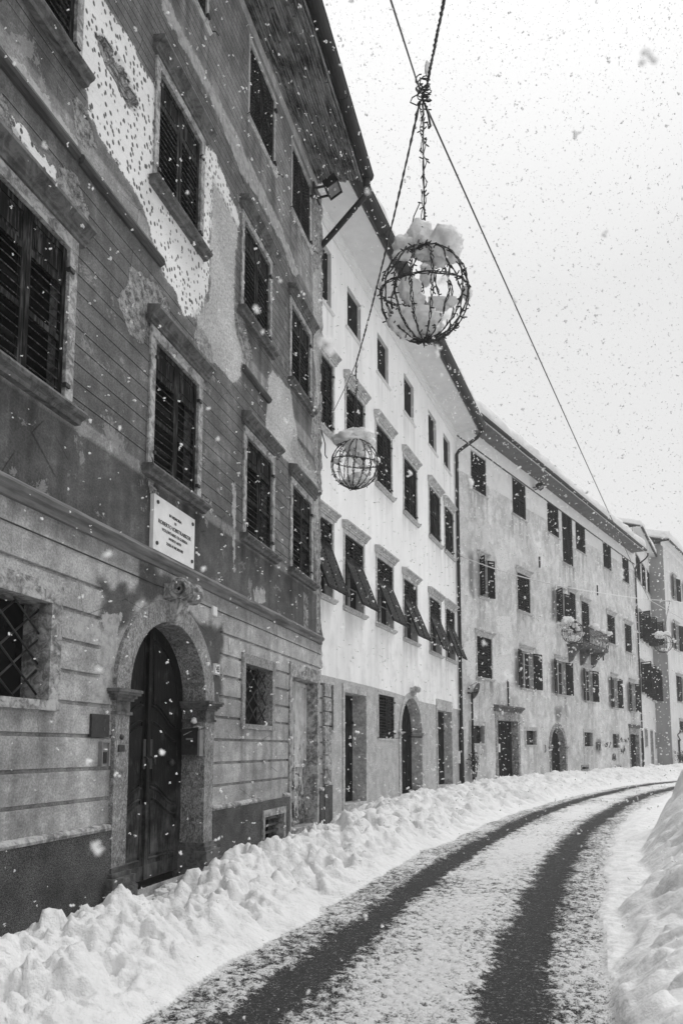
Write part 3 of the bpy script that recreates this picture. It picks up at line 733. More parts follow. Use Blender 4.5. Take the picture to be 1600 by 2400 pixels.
# patches given as outlines on the wall
def pp(F_, pts): return [F_.hit(x, y) for x, y in pts]
P_white = [pp(f, [(190,-60),(225,-60),(245,0),(281,54),(357,189),(470,325),(503,357),(563,520),(558,532),(500,424),(492,600),(492,655),(470,735),(433,745),(408,680),(378,628),(340,500),(305,430),(255,355),(234,316),(212,268),(204,217),(187,163),(191,64)]),
           pp(f, [(22,270),(50,285),(85,345),(130,400),(135,425),(98,410),(60,350),(30,310)])]
P_rough = [pp(f, [(500,418),(556,530),(548,715),(556,790),(573,830),(560,893),(548,902),(520,868),(488,838),(470,800),(455,740),(492,700),(492,560)]),
           pp(f, [(629,882),(637,870),(680,913),(690,980),(700,1040),(745,1120),(755,1230),(735,1200),(690,1110),(677,1085),(621,1030),(626,938)]),
           pp(f, [(733,640),(757,620),(757,900),(748,960),(735,830)])]
P_stone = [pp(f, [(168,225),(198,250),(222,320),(230,350),(205,350),(180,320)]), pp(f, [(150,390),(182,415),(207,500),(204,525),(160,480),(125,435)]),
           pp(f, [(0,190),(30,290),(110,420),(170,500),(120,470),(40,370),(-30,280)]),
           pp(f, [(308,628),(345,640),(392,700),(405,760),(380,790),(330,800),(300,775),(278,700)]), pp(f, [(455,745),(490,800),(500,850),(480,840),(455,800)]),
           pp(f, [(550,690),(572,745),(592,830),(578,870),(566,830),(552,770)]),
           pp(f, [(738,440),(757,430),(757,1480),(742,1480),(744,1350),(732,1240),(742,1100),(728,1020),(740,900),(733,700)]),
           pp(f, [(688,1000),(720,1080),(750,1130),(750,1180),(700,1110),(682,1060)]), pp(f, [(712,1385),(722,1395),(722,1480),(712,1475)]),
           pp(f, [(330,1085),(360,1120),(372,1165),(352,1150)]), pp(f, [(450,1140),(500,1180),(500,1200),(460,1180)])]
P_pale = [pp(f, [(383,-30),(408,30),(505,219),(551,306),(612,434),(663,540),(700,640),(690,650),(658,566),(602,459),(566,408),(525,306),(480,204),(444,138),(380,20)]),
          pp(f, [(240,1440),(285,1440),(265,1560),(255,1660),(215,1660),(232,1560)]), pp(f, [(183,1445),(236,1455),(236,1510),(180,1505)]),
          pp(f, [(545,1130),(552,1130),(552,1340),(547,1340)]), pp(f, [(590,1380),(620,1380),(625,1410),(600,1420)]),
          pp(f, [(0,100),(60,160),(180,330),(175,350),(60,210),(0,140)])]
P_hole = [pp(f, [(224,77),(242,82),(283,138),(306,189),(324,242),(319,268),(301,250),(275,199),(245,143)])]
P_dkt = [pp(f, [(236,1368),(325,1400),(322,1425),(275,1480),(240,1445)]), pp(f, [(420,1440),(517,1480),(517,1640),(500,1640),(495,1560),(470,1480)]), pp(f, [(330,1330),(420,1380),(350,1400),(330,1380)])]
def many(polys): 
    def fn(s, z):
        m = z < 99; best = np.full(s.shape, -5.0)
        for p in polys: best = np.maximum(best, poly_sd(s, z, p))
        return best
    return fn
s_pl = f.S(236, 1450); s_pr = f.S(517, 1550); s_l0 = pl-.27; s_r0 = pr+.27
def tone1(s, z):
    t = np.full(s.shape, .33)
    t = np.where(z > 3.60, .25, t)
    for (a, b, v) in ((3.84, 3.97, .10), (3.97, 4.82, .085), (4.82, 4.97, .22), (4.97, 7.62, .115), (7.62, 7.75, .07), (7.75, 8.02, .23), (8.02, 11.2, .118), (11.2, 11.5, .20), (11.5, 13.9, .15), (13.9, 15, .30)):
        t = np.where((z >= a) & (z < b), v, t)
    t = np.where(z > 11.5, t*(1+.5*sstep(12, 18, s)), t)
    k = sstep(-.10, .02, many(P_dkt)(s, z)+(fbm(s*5, z*5)-.5)*.3); t = t*(1-k)+.075*k
    # single rusticated blocks of their own shade
    return t*(.9+.2*vnoise(s*.7, z*3.17))
def line1(s, z):
    k = ((z > 5.02) & (z < 7.5)) | ((z > 8.3) & (z < 11.1)) | ((z > 11.6) & (z < 13.85))
    return k.astype(float)
GRV = [.815, 1.077, 1.396, 1.73, 2.055, 2.36, 2.665, 2.975, 3.29]
def y1(s, z):
    y = np.zeros_like(s)
    for g in GRV[1:]:
        inport = (s > s_pl) & (s < s_pr) if g > 2.1 else (s > s_l0) & (s < s_r0)
        y = np.where((np.abs(z-g) < .014) & ~inport, .035, y)
    y += (fbm(s*1.3, z*1.3)-.5)*.02 * (z > .9)
    return y
H1.holes.append((19.52, 20.0, 2.95, 14.14))
def edge1(s, z, y):
    x = s.copy(); near = np.where(z > 2.94, sstep(19.0, 19.52, s)*(s < 19.6), sstep(19.2, 20, s)*0)
    recess = .02+.16*(fbm(z*2.2+3, z*0+1)-.4)+.22*(fbm(z*8, z*0+5)-.4)
    x = x - near*recess
    y = y + near*(z > 2.9)*.10*np.abs(fbm(z*5+9, s*5)-.3)
    d = np.abs(many([P_stone[6]])(s, z)); st_m = sstep(-.03, .12, many(P_stone)(s, z)); y = y + st_m*(.015+.05*(fbm(s*9, z*9)-.35))
    hm = sstep(-.02, .05, many(P_hole)(s, z)); y = y + hm*(.07+.04*(fbm(s*14, z*14)-.5))
    return x, y
ze = []
for g in GRV[1:]: ze += [g-.022, g-.013, g+.013, g+.022]
H1.side = .62
H1.wall(.05, dict(tone=tone1, line=line1, m_white=many(P_white), m_rough=many(P_rough), m_stone=many(P_stone), m_pale=many(P_pale), m_hole=many(P_hole)), yfun=y1, edge=edge1, zextra=ze)
for (a, b) in ((0, vl-.09), (vr+.09, d2l-.135), (d2r+.135, 19.98)):
    for (c, d) in ([(a, b)] if not (a < s_l0 < b) else [(a, s_l0-.02), (s_r0+.02, b)]):
        p = MB(); p.prism_x([(.01, -.4), (-.05, -.4), (-.05, .74), (.01, .74)], c, d, n=6, jit=.003); p.obj('plinth', m_pebble, H1.root)
        MB().prism_x([(.01, .742), (-.055, .742), (-.06, .77), (-.04, .80), (.01, .815)], c, d, n=8, jit=.0).obj('plinth_moulding', m_stone, H1.root)
MB().prism_x([(.01, .49), (-.05, .49), (-.05, .74), (.01, .74)], vl-.09, vr+.09).obj('plinth', m_pebble, H1.root)
m_belt = simple('worn_painted_moulding', .13, .85, .5, 4, (.5, 3, 3), .004)
m_beltd = simple('dark_weathered_moulding', .06, .85, .5, 5, (.5, 3, 3), .004)
MB().prism_x([(.01, 3.80), (-.03, 3.81), (-.035, 3.86), (-.07, 3.89), (-.085, 3.93), (-.06, 3.965), (-.02, 4.0), (.01, 4.01)], 0, 19.38, n=80, jit=.003).obj('string_course', m_belt, H1.root)
for (a, b) in ((0, f.S(176, 370)), (f.S(184, 390), f.S(375, 610)), (f.S(568, 865), f.S(628, 925))):
    MB().prism_x([(.01, 7.63), (-.03, 7.63), (-.065, 7.65), (-.08, 7.69), (-.065, 7.735), (-.03, 7.75), (.01, 7.76)], a, b, n=30, jit=.002).obj('string_course', m_beltd, H1.root)
MB().prism_x([(.01, 3.585), (-.008, 3.585), (-.012, 3.595), (.01, 3.60)], 0, 19.36).obj('string_course', m_beltd, H1.root)
eaves(H1, 0, 19.05, 14.12, 1.03, 13.96, .12, m_soffit, boards=True, label='thick snow slab overhanging the gutter of the nearest peeling house', snowh=.36)
# corner blocks
q = MB()
for i in range(7):
    z0 = .85+i*.31; q.box(19.55, 20.03, -.045-random.uniform(0, .01), .3, z0+.012, z0+.295)
q.obj('quoin', m_stone, H1.root)
qb = MB(); qb.box(19.5, 20.05, -.07, .3, -.4, .82); qb.obj('quoin_base', m_pebble, H1.root)
# downpipe elbow at gutter end
zc = 13.97; g = MB()
e_pts = [wpt(H1, 18.98, 1.13, zc), wpt(H1, 19.02, 1.13, zc-.22), wpt(H1, 19.06, 1.06, zc-.38), wpt(H1, 19.12, .85, zc-.52), wpt(H1, 19.34, .30, zc-.82), wpt(H1, 19.5, -.1, zc-1.02), wpt(H1, 19.7, -.7, zc-1.2)]
inv = (Matrix.Translation(H1.root.location) @ Matrix.Rotation(H1.root.rotation_euler.z, 4, 'Z')).inverted()
g.tube([inv @ p for p in e_pts], .065, 10); g.tube([inv @ e_pts[0], inv @ e_pts[1]], .085, 10); g.obj('downpipe', m_gutter, H1.root)
# --- things on house one
def local_thing(H, name, s, z, off=0.0, **k):
    P = wpt(H, s, off, z); o = empty(name, P, PI/2-H.F.a, **k); return o
def text_mesh(body, size, mat, parent, loc, name='lettering', depth=.002, align='CENTER', sx=1.0, bold=0.0):
    cu = bpy.data.curves.new('txt', 'FONT'); cu.body = body; cu.size = size; cu.align_x = align; cu.align_y = 'CENTER'; cu.extrude = depth; cu.offset = bold
    t = bpy.data.objects.new('txt', cu); C.objects.link(t); dg = bpy.context.evaluated_depsgraph_get(); dg.update()
    me = bpy.data.meshes.new_from_object(t.evaluated_get(dg)); bpy.data.objects.remove(t)
    me.transform(Matrix.Rotation(PI/2, 4, 'X') @ Matrix.Diagonal((sx, 1, 1, 1))); me.materials.clear(); me.materials.append(mat)
    return link(name, me, parent, loc)
a_, b_ = f.S(352, 1215), f.S(448, 1270); w_ = b_-a_
t = local_thing(H1, 'marble_plaque', (a_+b_)/2, 3.99, label='white marble memorial plaque with dark lettering and four bolts above the arched portal', cat='plaque')
m = MB(); m.box(-w_/2, w_/2, -.05, .02, 0, .68); m.obj('slab', m_plaque, t)
for i, (txt, sz, zz) in enumerate((('IN MEMORIA', .052, .52), ('DI', .045, .455), ('ROBERTO IOBSTRAIBIZER', .068, .375), ('VOLONTARIO DI GUERRA', .052, .295), ('MORTO ADDI', .046, .222), ('XXIX-V-MCMXVIII', .05, .145))):
    text_mesh(txt, sz, m_letter, t, (0, -.052, zz), sx=1.05, bold=.0006)
for (x_, z_) in ((-.42, .60), (.44, .60), (-.42, .09), (.44, .09)):
    MB().tube([(x_*w_, -.05, z_), (x_*w_, -.062, z_)], .024, 14, smooth=False).obj('bolt', m_iron, t)
t = local_thing(H1, 'house_number_sign', f.S(505.5, 1568), 2.655, label="small white house number plate reading '45 right of the arched portal", cat='number plate')
MB().box(-.085, .085, -.03, .02, 0, .155).obj('plate', m_white, t)
fr_ = MB()
for a in ((-.078, .078, .006, .012), (-.078, .078, .143, .149), (-.078, -.072, .012, .143), (.072, .078, .012, .143)): fr_.box(a[0], a[1], -.0315, -.03, a[2], a[3])
fr_.obj('border', m_letter, t)
text_mesh("'45", .12, m_letter, t, (0, -.031, .075), sx=.82, bold=.003)
sx_ = f.S(500, 1433); t = local_thing(H1, 'blank_wall_plate', sx_, f.Z(500, 1444), label='small blank white square plate on the wall above the house number', cat='plate')
MB().box(-.07, .07, -.03, .02, 0, .135).obj('plate', m_plaque, t); MB().box(-.06, .06, -.036, -.03, .01, .125).obj('cover', m_plaque, t)
t = local_thing(H1, 'name_board', (f.S(212, 1700)+f.S(256, 1700))/2-.03, f.Z(235, 1727), label='dark rectangular name board with faint lettering left of the portal pillar', cat='name board')
w_ = f.S(256, 1700)-f.S(212, 1700); MB().box(-w_/2+.02, w_/2-.0, -.025, .02, 0, .235).obj('board', m_iron, t)
for k_, (x_, z_) in enumerate(((.08, .17), (.17, .17), (.08, .08), (.17, .08))): text_mesh('I' if k_ % 2 == 0 else 'A', .05, m_grey, t, (x_, -.027, z_), sx=.8)
t = local_thing(H1, 'intercom_panel', f.S(241, 1766)-.01, f.Z(241, 1796), label='metal intercom box with camera window left of the portal pillar, below the name board', cat='intercom')
m = MB(); m.box(-.07, .07, -.03, .02, 0, .26); m.box(-.07, -.055, -.05, -.03, 0, .26); m.box(.055, .07, -.05, -.03, 0, .26); m.box(-.055, .055, -.05, -.03, .245, .26); m.obj('housing', m_grey, t)
MB().box(-.025, .035, -.036, -.03, .03, .15).obj('screen', m_glass, t); MB().box(-.02, .03, -.045, -.03, .17, .185).obj('button', m_white, t)
t = local_thing(H1, 'doorbell', f.S(275, 1735), f.Z(275, 1762), off=.052, label='round dark doorbell above small square plate on the left portal pillar', cat='doorbell')
MB().tube([(0, .002, .16), (0, -.015, .16)], .03, 16).obj('button', m_iron, t); MB().box(-.055, .055, -.012, .004, 0, .075).obj('plate', m_iron, t)
# mailbox on the right reveal with newspapers
t = empty('mailbox', wpt(H1, pr-.002, .03, 1.52), PI/2-F1.a, label='dark metal mailbox with slot on the right inner jamb of the arched portal', cat='mailbox')
m = MB(); m.box(-.12, 0, .03, .27, 0, .32); m.obj('box', m_iron, t)
MB().box(-.115, -.002, .0, .03, -.02, .34).obj('side_panel', m_grey, t)
MB().box(-.126, -.12, .10, .20, .20, .225).obj('slot', m_grey, t); MB().prism_x([(.02, .0), (.29, 0), (.29, .02), (.02, .05)], -.13, 0, M=Matrix.Translation((0, 0, .32))).obj('lid', m_iron, t)
t = empty('folded_newspapers', wpt(H1, pr-.07, .03, 1.88), PI/2-F1.a, label='rolled printed papers stuffed on top of the dark mailbox', cat='newspaper')
for k_ in range(3):
    M_ = Matrix.Rotation(math.radians(-25-14*k_), 4, 'X') @ Matrix.Rotation(math.radians(8*k_-8), 4, 'Y')
    m = MB(); m.box(-.05, .04, .00+.02*k_, .26, .03*k_, .03*k_+.028, M_); m.obj('newspaper', m_paper, t)
s_ = MB(); s_.blob((0, .12, .10), .045, 2, .3, 4); s_.obj('snow', m_snow_r, t)
# hole in the wall with a pale rim
t = MB(); t.tube([(0, .0, 0), (0, -.02, 0)], .055, 14); o = t.obj('pipe_hole', m_dark, H1.root, (f.S(346, 1298), 0, f.Z(346, 1298)))
t = MB(); t.tube([(.062*math.cos(a), -.012, .062*math.sin(a)) for a in np.linspace(0, 2*PI, 20)], .014, 6); t.obj('hole_rim', m_stone_l, H1.root, (f.S(346, 1298), 0, f.Z(346, 1298)))
m = MB(); m.box(-.09, .09, -.004, .01, 0, .22); m.obj('plaster_patch', m_stone_l, H1.root, (f.S(542, 1513), 0, f.Z(542, 1530)))
# floodlight under the eave at the corner
def floodlight(P, rz, sc, label):
    t = empty('floodlight', P, rz, label=label, cat='floodlight', group='box floodlights under the eaves'); t.scale = (sc,)*3
    M_ = Matrix.Rotation(math.radians(-28), 4, 'X')
    m = MB(); m.box(-.24, .24, -.20, .20, .06, .26, M_)
    for a in ((-.24, .24, -.20, -.17), (-.24, .24, .17, .20), (-.24, -.21, -.17, .17), (.21, .24, -.17, .17)): m.box(*a, -.02, .06, M_)
    m.obj('housing', m_gutter, t); MB().box(-.21, .21, -.17, .17, .03, .055, M_).obj('glass', m_grey, t)
    MB().blob((0, 0, .02), .05, 2, 0.0, 1).obj('lamp', m_casem, t)
    b = MB(); b.box(-.2, -.16, .1, .55, .0, .05); b.box(.16, .2, .1, .55, .0, .05); b.box(-.3, .3, .50, .56, -.12, .14); b.obj('bracket', m_iron, t); return t
floodlight(wpt(H1, F1.S(783, 440, .5), .5, F1.Z(783, 445, .5)), PI/2-F1.a, .75, 'boxy floodlight with square glass under the eave at the corner of the peeling house')
# =================================================================== HOUSE TWO
H2 = House(F2, L2, 15.55, 9, m_wall2, label='bright white plastered house with rows of shutters flipped outwards, second from the left', cat='house')
f = F2
def wins(H, F_, lst, **k):
    out = []
    for (xl, xr, yt, yb) in lst:
        ym = (yt+yb)/2; a = F_.S(xl, ym); b = F_.S(xr, ym+(xr-xl)*.6); out.append(window(H, a, b, F_.Z(xl, yb), F_.Z(xl, yt), **k))
    return out
a_w = f.S(779, 930)
wins(H2, f, [(810,851.5,900.6,1050),(881,916,990,1131),(945.5,975,1069.6,1198),(1005,1030,1138,1253.6),(1041,1061,1183.5,1288.7)], surround=.09, hood=1.15, hood_gap=.12, sill=1.0, stone=m_stone_l, shmat=m_shut2, panel=0, sp=.10, mids=(.5,))
window(H2, f.S(779, 980)-1.3, f.S(779, 980), f.Z(760, 1006), f.Z(760, 838), surround=.09, hood=1.15, sill=1.0, stone=m_stone_l, shmat=m_shut2, panel=0, sp=.10)
wins(H2, f, [(806.8,850.5,1250.4,1421),(882.4,919.4,1305.6,1459),(945.5,975.8,1355,1494),(1006,1032,1398,1524.7),(1043.8,1064.5,1424,1540.6)], surround=.09, hood=1.15, hood_gap=.12, sill=1.0, stone=m_stone_l, shmat=m_shut2, panel=0, sp=.10, shut='flip', cas=True)
window(H2, f.S(778, 1310)-1.3, f.S(778, 1310), f.Z(778, 1405), f.Z(759, 1216), surround=.09, hood=1.15, sill=1.0, stone=m_stone_l, shmat=m_shut2, shut='flip', cas=True, sp=.10)
wins(H2, f, [(813.8,845,667.9,767),(884,909.5,777.9,872),(946.5,968.8,874,964),(1003.6,1021.4,959.6,1041),(1038.6,1054,1013.8,1088.8)], surround=0, hood=0, sill=.5, stone=m_wall4, shut='none', cas=False, depth=.13, gray_pane=m_shut2)
window(H2, f.S(775.9, 700)-.95, f.S(775.9, 700), f.Z(760, 710), f.Z(760, 570), surround=0, hood=0, sill=.5, stone=m_wall4, shut='none', depth=.13, gray_pane=m_shut2)
window(H2, f.S(779.7, 1660)-1.1, f.S(779.7, 1660), f.Z(779, 1712), f.Z(779, 1606), surround=.05, hood=0, sill=0, stone=m_stone_l, shmat=m_shut2, panel=0, hooks=False)
window(H2, f.S(887, 1680), f.S(923, 1690), f.Z(888, 1730), f.Z(888, 1627), surround=.10, hood=0, sill=0, stone=m_stone_l, shmat=m_shut2, panel=0, proud=.01, sp=.09)
rect_door(H2, f.S(806, 1750), f.S(856, 1750), f.Z(807, 1886), f.Z(806, 1622), .12, .22, .45, m_stone_l, m_shut2, 'glazed', leaves=1)
arch_portal(H2, f.S(938.5, 1720), f.S(987, 1730), f.Z(939, 1861), f.Z(939, 1715), .20, .42, m_stone_l, m_shut2, base=False, cap=.2, proud=.03, fancy=False)
rect_door(H2, f.S(1024.6, 1750), f.S(1057.8, 1755), f.Z(1025, 1843), f.Z(1025, 1664), .13, .42, .38, m_stone_l, m_shut2, 'glazed', leaves=1)
zd = lambda s: np.interp(s, [f.S(764, 1583.7), f.S(864, 1607.6), f.S(923, 1623.5), f.S(992, 1646), f.S(1074.7, 1663)], [f.Z(764, 1583.7), f.Z(864, 1607.6), f.Z(923, 1623.5), f.Z(992, 1646), f.Z(1074.7, 1663)])
H2.wall(.12, dict(dado=lambda s, z: np.clip(zd(s)-z, -1, 1), low=lambda s, z: sstep(8.5, 3.5, z)), yfun=lambda s, z: (fbm(s*.8, z*.8)-.5)*.02)
eaves(H2, -.3, L2-.02, 15.48, 1.02, 15.46, .19, m_soffit2, crown=m_soffit2, label='smooth snow band along the roof edge of the white house', snowh=.40)
def pipe(H, s, z0, z1, zg, over, off=.10, r=.055, gr=.1):
    g = MB(); g.tube([(s, -over-gr, zg), (s, -over-gr, zg-.18), (s, -over+.1, zg-.4), (s, -off-.1, zg-.85), (s, -off, zg-1.0), (s, -off, z0)], r, 10)
    z = zg-1.4
    while z > 1: g.tube([(s, -off, z), (s, -off, z+.05)], r+.012, 10); z -= 2.2
    g.tube([(s, -off, z0), (s, -off, 2.4)], r+.025, 10); g.obj('downpipe', m_gutter, H.root)
pipe(H2, L2-.18, -.3, 0, 15.43, 1.10, r=.075)
t = local_thing(H2, 'cable_box', L2-.55, f.Z(1060, 1790), off=.0, label='small pale junction box on the grey dado beside the downpipe of the white house', cat='junction box')
MB().box(-.12, .12, -.1, .02, 0, .5).obj('box', m_white, t); MB().box(-.09, .09, -.108, -.1, .05, .45).obj('cover', m_plaque, t)
# =================================================================== HOUSE THREE
f = F3
ztop3 = 16.2
H3 = House(F3, L3, ztop3, 9, m_wall3, label='long mottled grey rendered house with balcony and many open shutters, third from the left', cat='house')
st3 = dict(stone=m_stone_l, shmat=m_shut2, panel=0)
wins(H3, f, [(1102.6,1137.7,1056,1143.8),(1199.8,1230.6,1117.5,1201.6),(1281.5,1307.8,1173,1245.5),(1316.6,1340.4,1196,1315.6),(1348,1370,1217,1286),(1412,1430.6,1259.5,1328),(1457,1472,1292,1360)], surround=.04, hood=0, sill=.6, proud=.01, sp=.11, hooks=False, depth=.12, **st3)
wins(H3, f, [(1211,1241,1340,1428),(1422,1440,1438.5,1505),(1463,1479,1461,1526)], surround=.09, hood=1.1, hood_gap=.1, sill=1.0, sp=.12, hooks=False, **st3)
wins(H3, f, [(1122,1140,1306,1396)], surround=.09, hood=1.1, sill=1.0, sp=.12, shut='open', angs=(-120, 150), cas=True, **st3)
wins(H3, f, [(1116.6,1151.7,1489.4,1585.9)], surround=.09, hood=1.1, sill=1.0, sp=.12, hooks=False, **st3)
wins(H3, f, [(1302,1321,1383,1456)], surround=.06, hood=1.0, sill=1.0, sp=.12, shut='open', angs=(-130, 172), cas=True, **st3)
wins(H3, f, [(1334,1348.5,1387,1480),(1362,1380,1408,1500)], surround=.08, hood=1.0, sill=0, sp=.12, hooks=False, **st3)
wins(H3, f, [(1220,1248,1524.5,1612),(1301.8,1324,1547,1626),(1369,1386.7,1568,1642),(1431.6,1445.6,1587.6,1657.8),(1474.5,1487,1600,1666.5)], surround=.07, hood=.9, hood_gap=.16, sill=.9, sp=.12, shut='open', cas=True, **st3)
wins(H3, f, [(1102.6,1134,1700,1742),(1232,1256,1712,1745.5),(1368,1388,1716,1749),(1434.5,1450,1720,1752.5)], surround=.16, hood=0, sill=0, shut='none', grille='bars', stone=m_stone_l, depth=.2, proud=.02)
rect_door(H3, f.S(1166, 1755), f.S(1213, 1755), f.Z(1166, 1822), f.Z(1166, 1688), .24, .42, .40, m_stone, m_shut2, 'plank', hoodsc=1.6)
rect_door(H3, f.S(1476, 1755), f.S(1496, 1755), f.Z(1476, 1804), f.Z(1476, 1720), .18, .42, .30, m_stone, m_shut2, 'plank', hoodsc=1.4)
arch_portal(H3, f.S(1290, 1750), f.S(1323, 1750), f.Z(1290, 1819), f.Z(1290, 1750), .26, .38, m_stone, m_shut2, base=False, cap=.25, proud=.03, fancy=False, key=False)
wins(H3, f, [(1362,1378,1798,1803),(1441,1454,1797,1806)], surround=.1, hood=0, sill=0, shut='none', depth=.2, stone=m_stone, hooks=False)
zbnd = lambda s: np.interp(s, [f.S(1080, 1104), f.S(1470, 1335)], [f.Z(1080, 1104), f.Z(1430, 1300)])
P3w = [pp(f, [(1158,1288),(1185,1280),(1195,1330),(1185,1345),(1165,1330)]), pp(f, [(1160,1443),(1195,1443),(1202,1500),(1190,1500),(1165,1480)]), pp(f, [(1085,1510),(1112,1490),(1112,1570),(1095,1590)]), pp(f, [(1150,1540),(1195,1535),(1205,1600),(1155,1600)]), pp(f, [(1260,1500),(1275,1490),(1275,1560),(1262,1560)])]
P3s = [pp(f, [(1098,1300),(1108,1300),(1108,1400),(1100,1380)]), pp(f, [(1293,1380),(1298,1380),(1298,1450),(1293,1450)]), pp(f, [(1396,1735),(1406,1735),(1404,1765),(1394,1760)]), pp(f, [(1298,1660),(1316,1660),(1310,1690),(1302,1690)])]
H3.wall(.16, dict(band=lambda s, z: np.clip(z-zbnd(s), -1, 1), m_white=many(P3w), stain=many(P3s)), yfun=lambda s, z: (fbm(s*.6, z*.6)-.5)*.05)
eaves(H3, 0, F3.S(1509, 1279, .95), ztop3-.02, .95, ztop3-.05, .09, m_soffit3, crown=None, label='deep snow along the gutter of the long mottled house', snowh=.60)
MB().prism_x([(0, 0), (-.05, 0), (-.05, .04), (-.03, .06), (0, .06)], 0, L3, M=Matrix.Translation((0, 0, 15.42))).obj('string_course', m_beltd, H3.root)
MB().box(0, L3, -.02, .01, 15.49, ztop3-.03).obj('cornice', m_soffit2, H3.root)
pipe(H3, L3-.12, -.3, 0, ztop3-.1, .95, gr=.09)
# short drain pipe, plant and dish by the corner of house three
xp = f.S(1098, 1740); g = MB(); g.tube([(xp-.25, -.14, f.Z(1097, 1624, .14)), (xp+.1, -.14, f.Z(1097, 1624, .14)), (xp+.1, -.14, 1.5)], .05, 8); g.tube([(xp+.1, -.14, 1.8), (xp+.12, -.14, .2)], .07, 8); g.obj('downpipe', m_gutter, H3.root)
t = local_thing(H3, 'satellite_dish', f.S(1119, 1620, .3), f.Z(1119, 1640, .3), off=.3, label='dark round satellite dish on the mottled wall beside the corner downpipe', cat='satellite dish')
m = MB(); vs = []; fs = []; n = 24; nr = 5; R = .36
M_ = Matrix.Translation((0, 0, .35)) @ Matrix.Rotation(math.radians(50), 4, 'Z') @ Matrix.Rotation(math.radians(-70), 4, 'X')
for i in range(nr+1):
    r = R*i/nr
    for k in range(n): vs.append((r*math.cos(2*PI*k/n), r*math.sin(2*PI*k/n)*1.05, .28*r*r/R))
for i in range(nr):
    for k in range(n): a = i*n+k; b = i*n+(k+1) % n; fs.append((a, b, b+n, a+n))
m.add(vs, fs, M_, True); m.obj('dish', m_grey, t)
a = MB(); a.tube([M_ @ Vector((0, -R, .2)), M_ @ Vector((0, -.1, .42))], .012, 6); a.box(-.03, .03, -.05, .05, .40, .48, M_); a.obj('feed_arm', m_iron, t)
MB().tube([(0, 0, .35), (0, .15, .33), (0, .3, .33)], .022, 8).obj('mount', m_iron, t)
# hanging plant
def shrub(name, P, r, h, n, label, cat, leaf=.05, stems=7, seed=1, group=None, pot=True):
    rs = random.Random(seed); t = empty(name, P, 0, label=label, cat=cat, group=group)
    fo = MB(); sm = MB()
    for k in range(stems):
        a = rs.uniform(0, 2*PI); l = rs.uniform(.7, 1)*h; e = Vector((math.cos(a)*r*rs.uniform(.3, 1), math.sin(a)*r*rs.uniform(.3, 1), l))
        mid = Vector((e.x*.35, e.y*.35, l*.6)); sm.tube([(0, 0, 0), mid, e], [.014, .010, .004], 5)
        for q in range(n//stems):
            u = rs.uniform(.25, 1); p = mid*(2*u*(1-u)) + e*(u*u); p += Vector((rs.gauss(0, .25*r), rs.gauss(0, .25*r), rs.gauss(0, .12*h)))
            M_ = Matrix.Translation(p) @ Matrix.Rotation(rs.uniform(0, 6.3), 4, 'Z') @ Matrix.Rotation(rs.uniform(-1.2, 1.2), 4, 'X'); L_ = leaf*rs.uniform(.6, 1.4)
            fo.add([(0, 0, 0), (L_*.35, L_*.5, .0), (0, L_*1.3, -.01), (-L_*.35, L_*.5, .0)], [(0, 1, 2, 3)], M_)
    fo.obj('foliage', m_leaf, t); sm.obj('stem', m_iron, t)
    if pot:
        m = MB(); m.tube([(0, 0, -.22), (0, 0, 0)], [.09, .13], 12); m.obj('pot', m_stone_d, t)
    return t
shrub('potted_plant', wpt(H3, f.S(1111, 1800, .35), .35, .62), .28, .75, 260, 'leafy evergreen in a pot by the drainpipe at the foot of the mottled house', 'plant', .09, 8, 3)
# balcony (a part of house three)
b0, b1 = f.S(1327, 1510), f.S(1387, 1515); zbal = f.Z(1327, 1509); o_ = .95
bal = MB(); bal.box(b0, b1, -o_, -.002, zbal-.14, zbal); bal.box(b0-.04, b1+.04, -o_-.04, -.002, zbal-.06, zbal-.02)
bal = bal.obj('balcony', m_stone_d, H3.root)
for xx in (b0+.3, (b0+b1)/2, b1-.3):
    pr_ = [(-.002, zbal-.14), (-o_*.9, zbal-.14), (-o_*.88, zbal-.26), (-o_*.6, zbal-.42), (-o_*.4, zbal-.62), (-.2, zbal-.95), (-.002, zbal-1.05)]
    MB().prism_x(pr_, xx-.1, xx+.1).obj('bracket', m_stone_d, bal)
r = MB()
for (p0, p1) in (((b0, -.02), (b0, -o_)), ((b0, -o_), (b1, -o_)), ((b1, -o_), (b1, -.02))):
    p0 = Vector((*p0, 0)); p1 = Vector((*p1, 0)); n = int((p1-p0).length/.11)+1
    for k in range(n+1):
        q = p0.lerp(p1, k/n); bl = .0 if k % 2 else .05
        nn = (p1-p0).normalized().cross(Vector((0, 0, 1))); r.tube([q+Vector((0, 0, zbal)), q+Vector((0, 0, zbal+.25))+nn*bl, q+Vector((0, 0, zbal+.55)), q+Vector((0, 0, zbal+1.0))], .013, 5)
    r.tube([p0+Vector((0, 0, zbal+1.0)), p1+Vector((0, 0, zbal+1.0))], .024, 6); r.tube([p0+Vector((0, 0, zbal+.08)), p1+Vector((0, 0, zbal+.08))], .014, 5)
r.obj('railing', m_iron, bal)
fb = MB(); xx = b1+.02
for k in range(5): fb.tube([(xx+.1+.1*k, -o_-.02, zbal+.82), (xx+.1+.1*k, -o_-.02, zbal+1.02)], .01, 5)
fb.tube([(xx, -o_-.02, zbal+.82), (xx+.55, -o_-.02, zbal+.82)], .012, 5); fb.tube([(xx, -o_-.02, zbal+1.02), (xx+.55, -o_-.02, zbal+1.02)], .012, 5); fb.tube([(xx, -o_-.02, zbal+.2), (xx+.5, -o_-.02, zbal+.82)], .012, 5)
fb.obj('flower_rack', m_iron, bal)
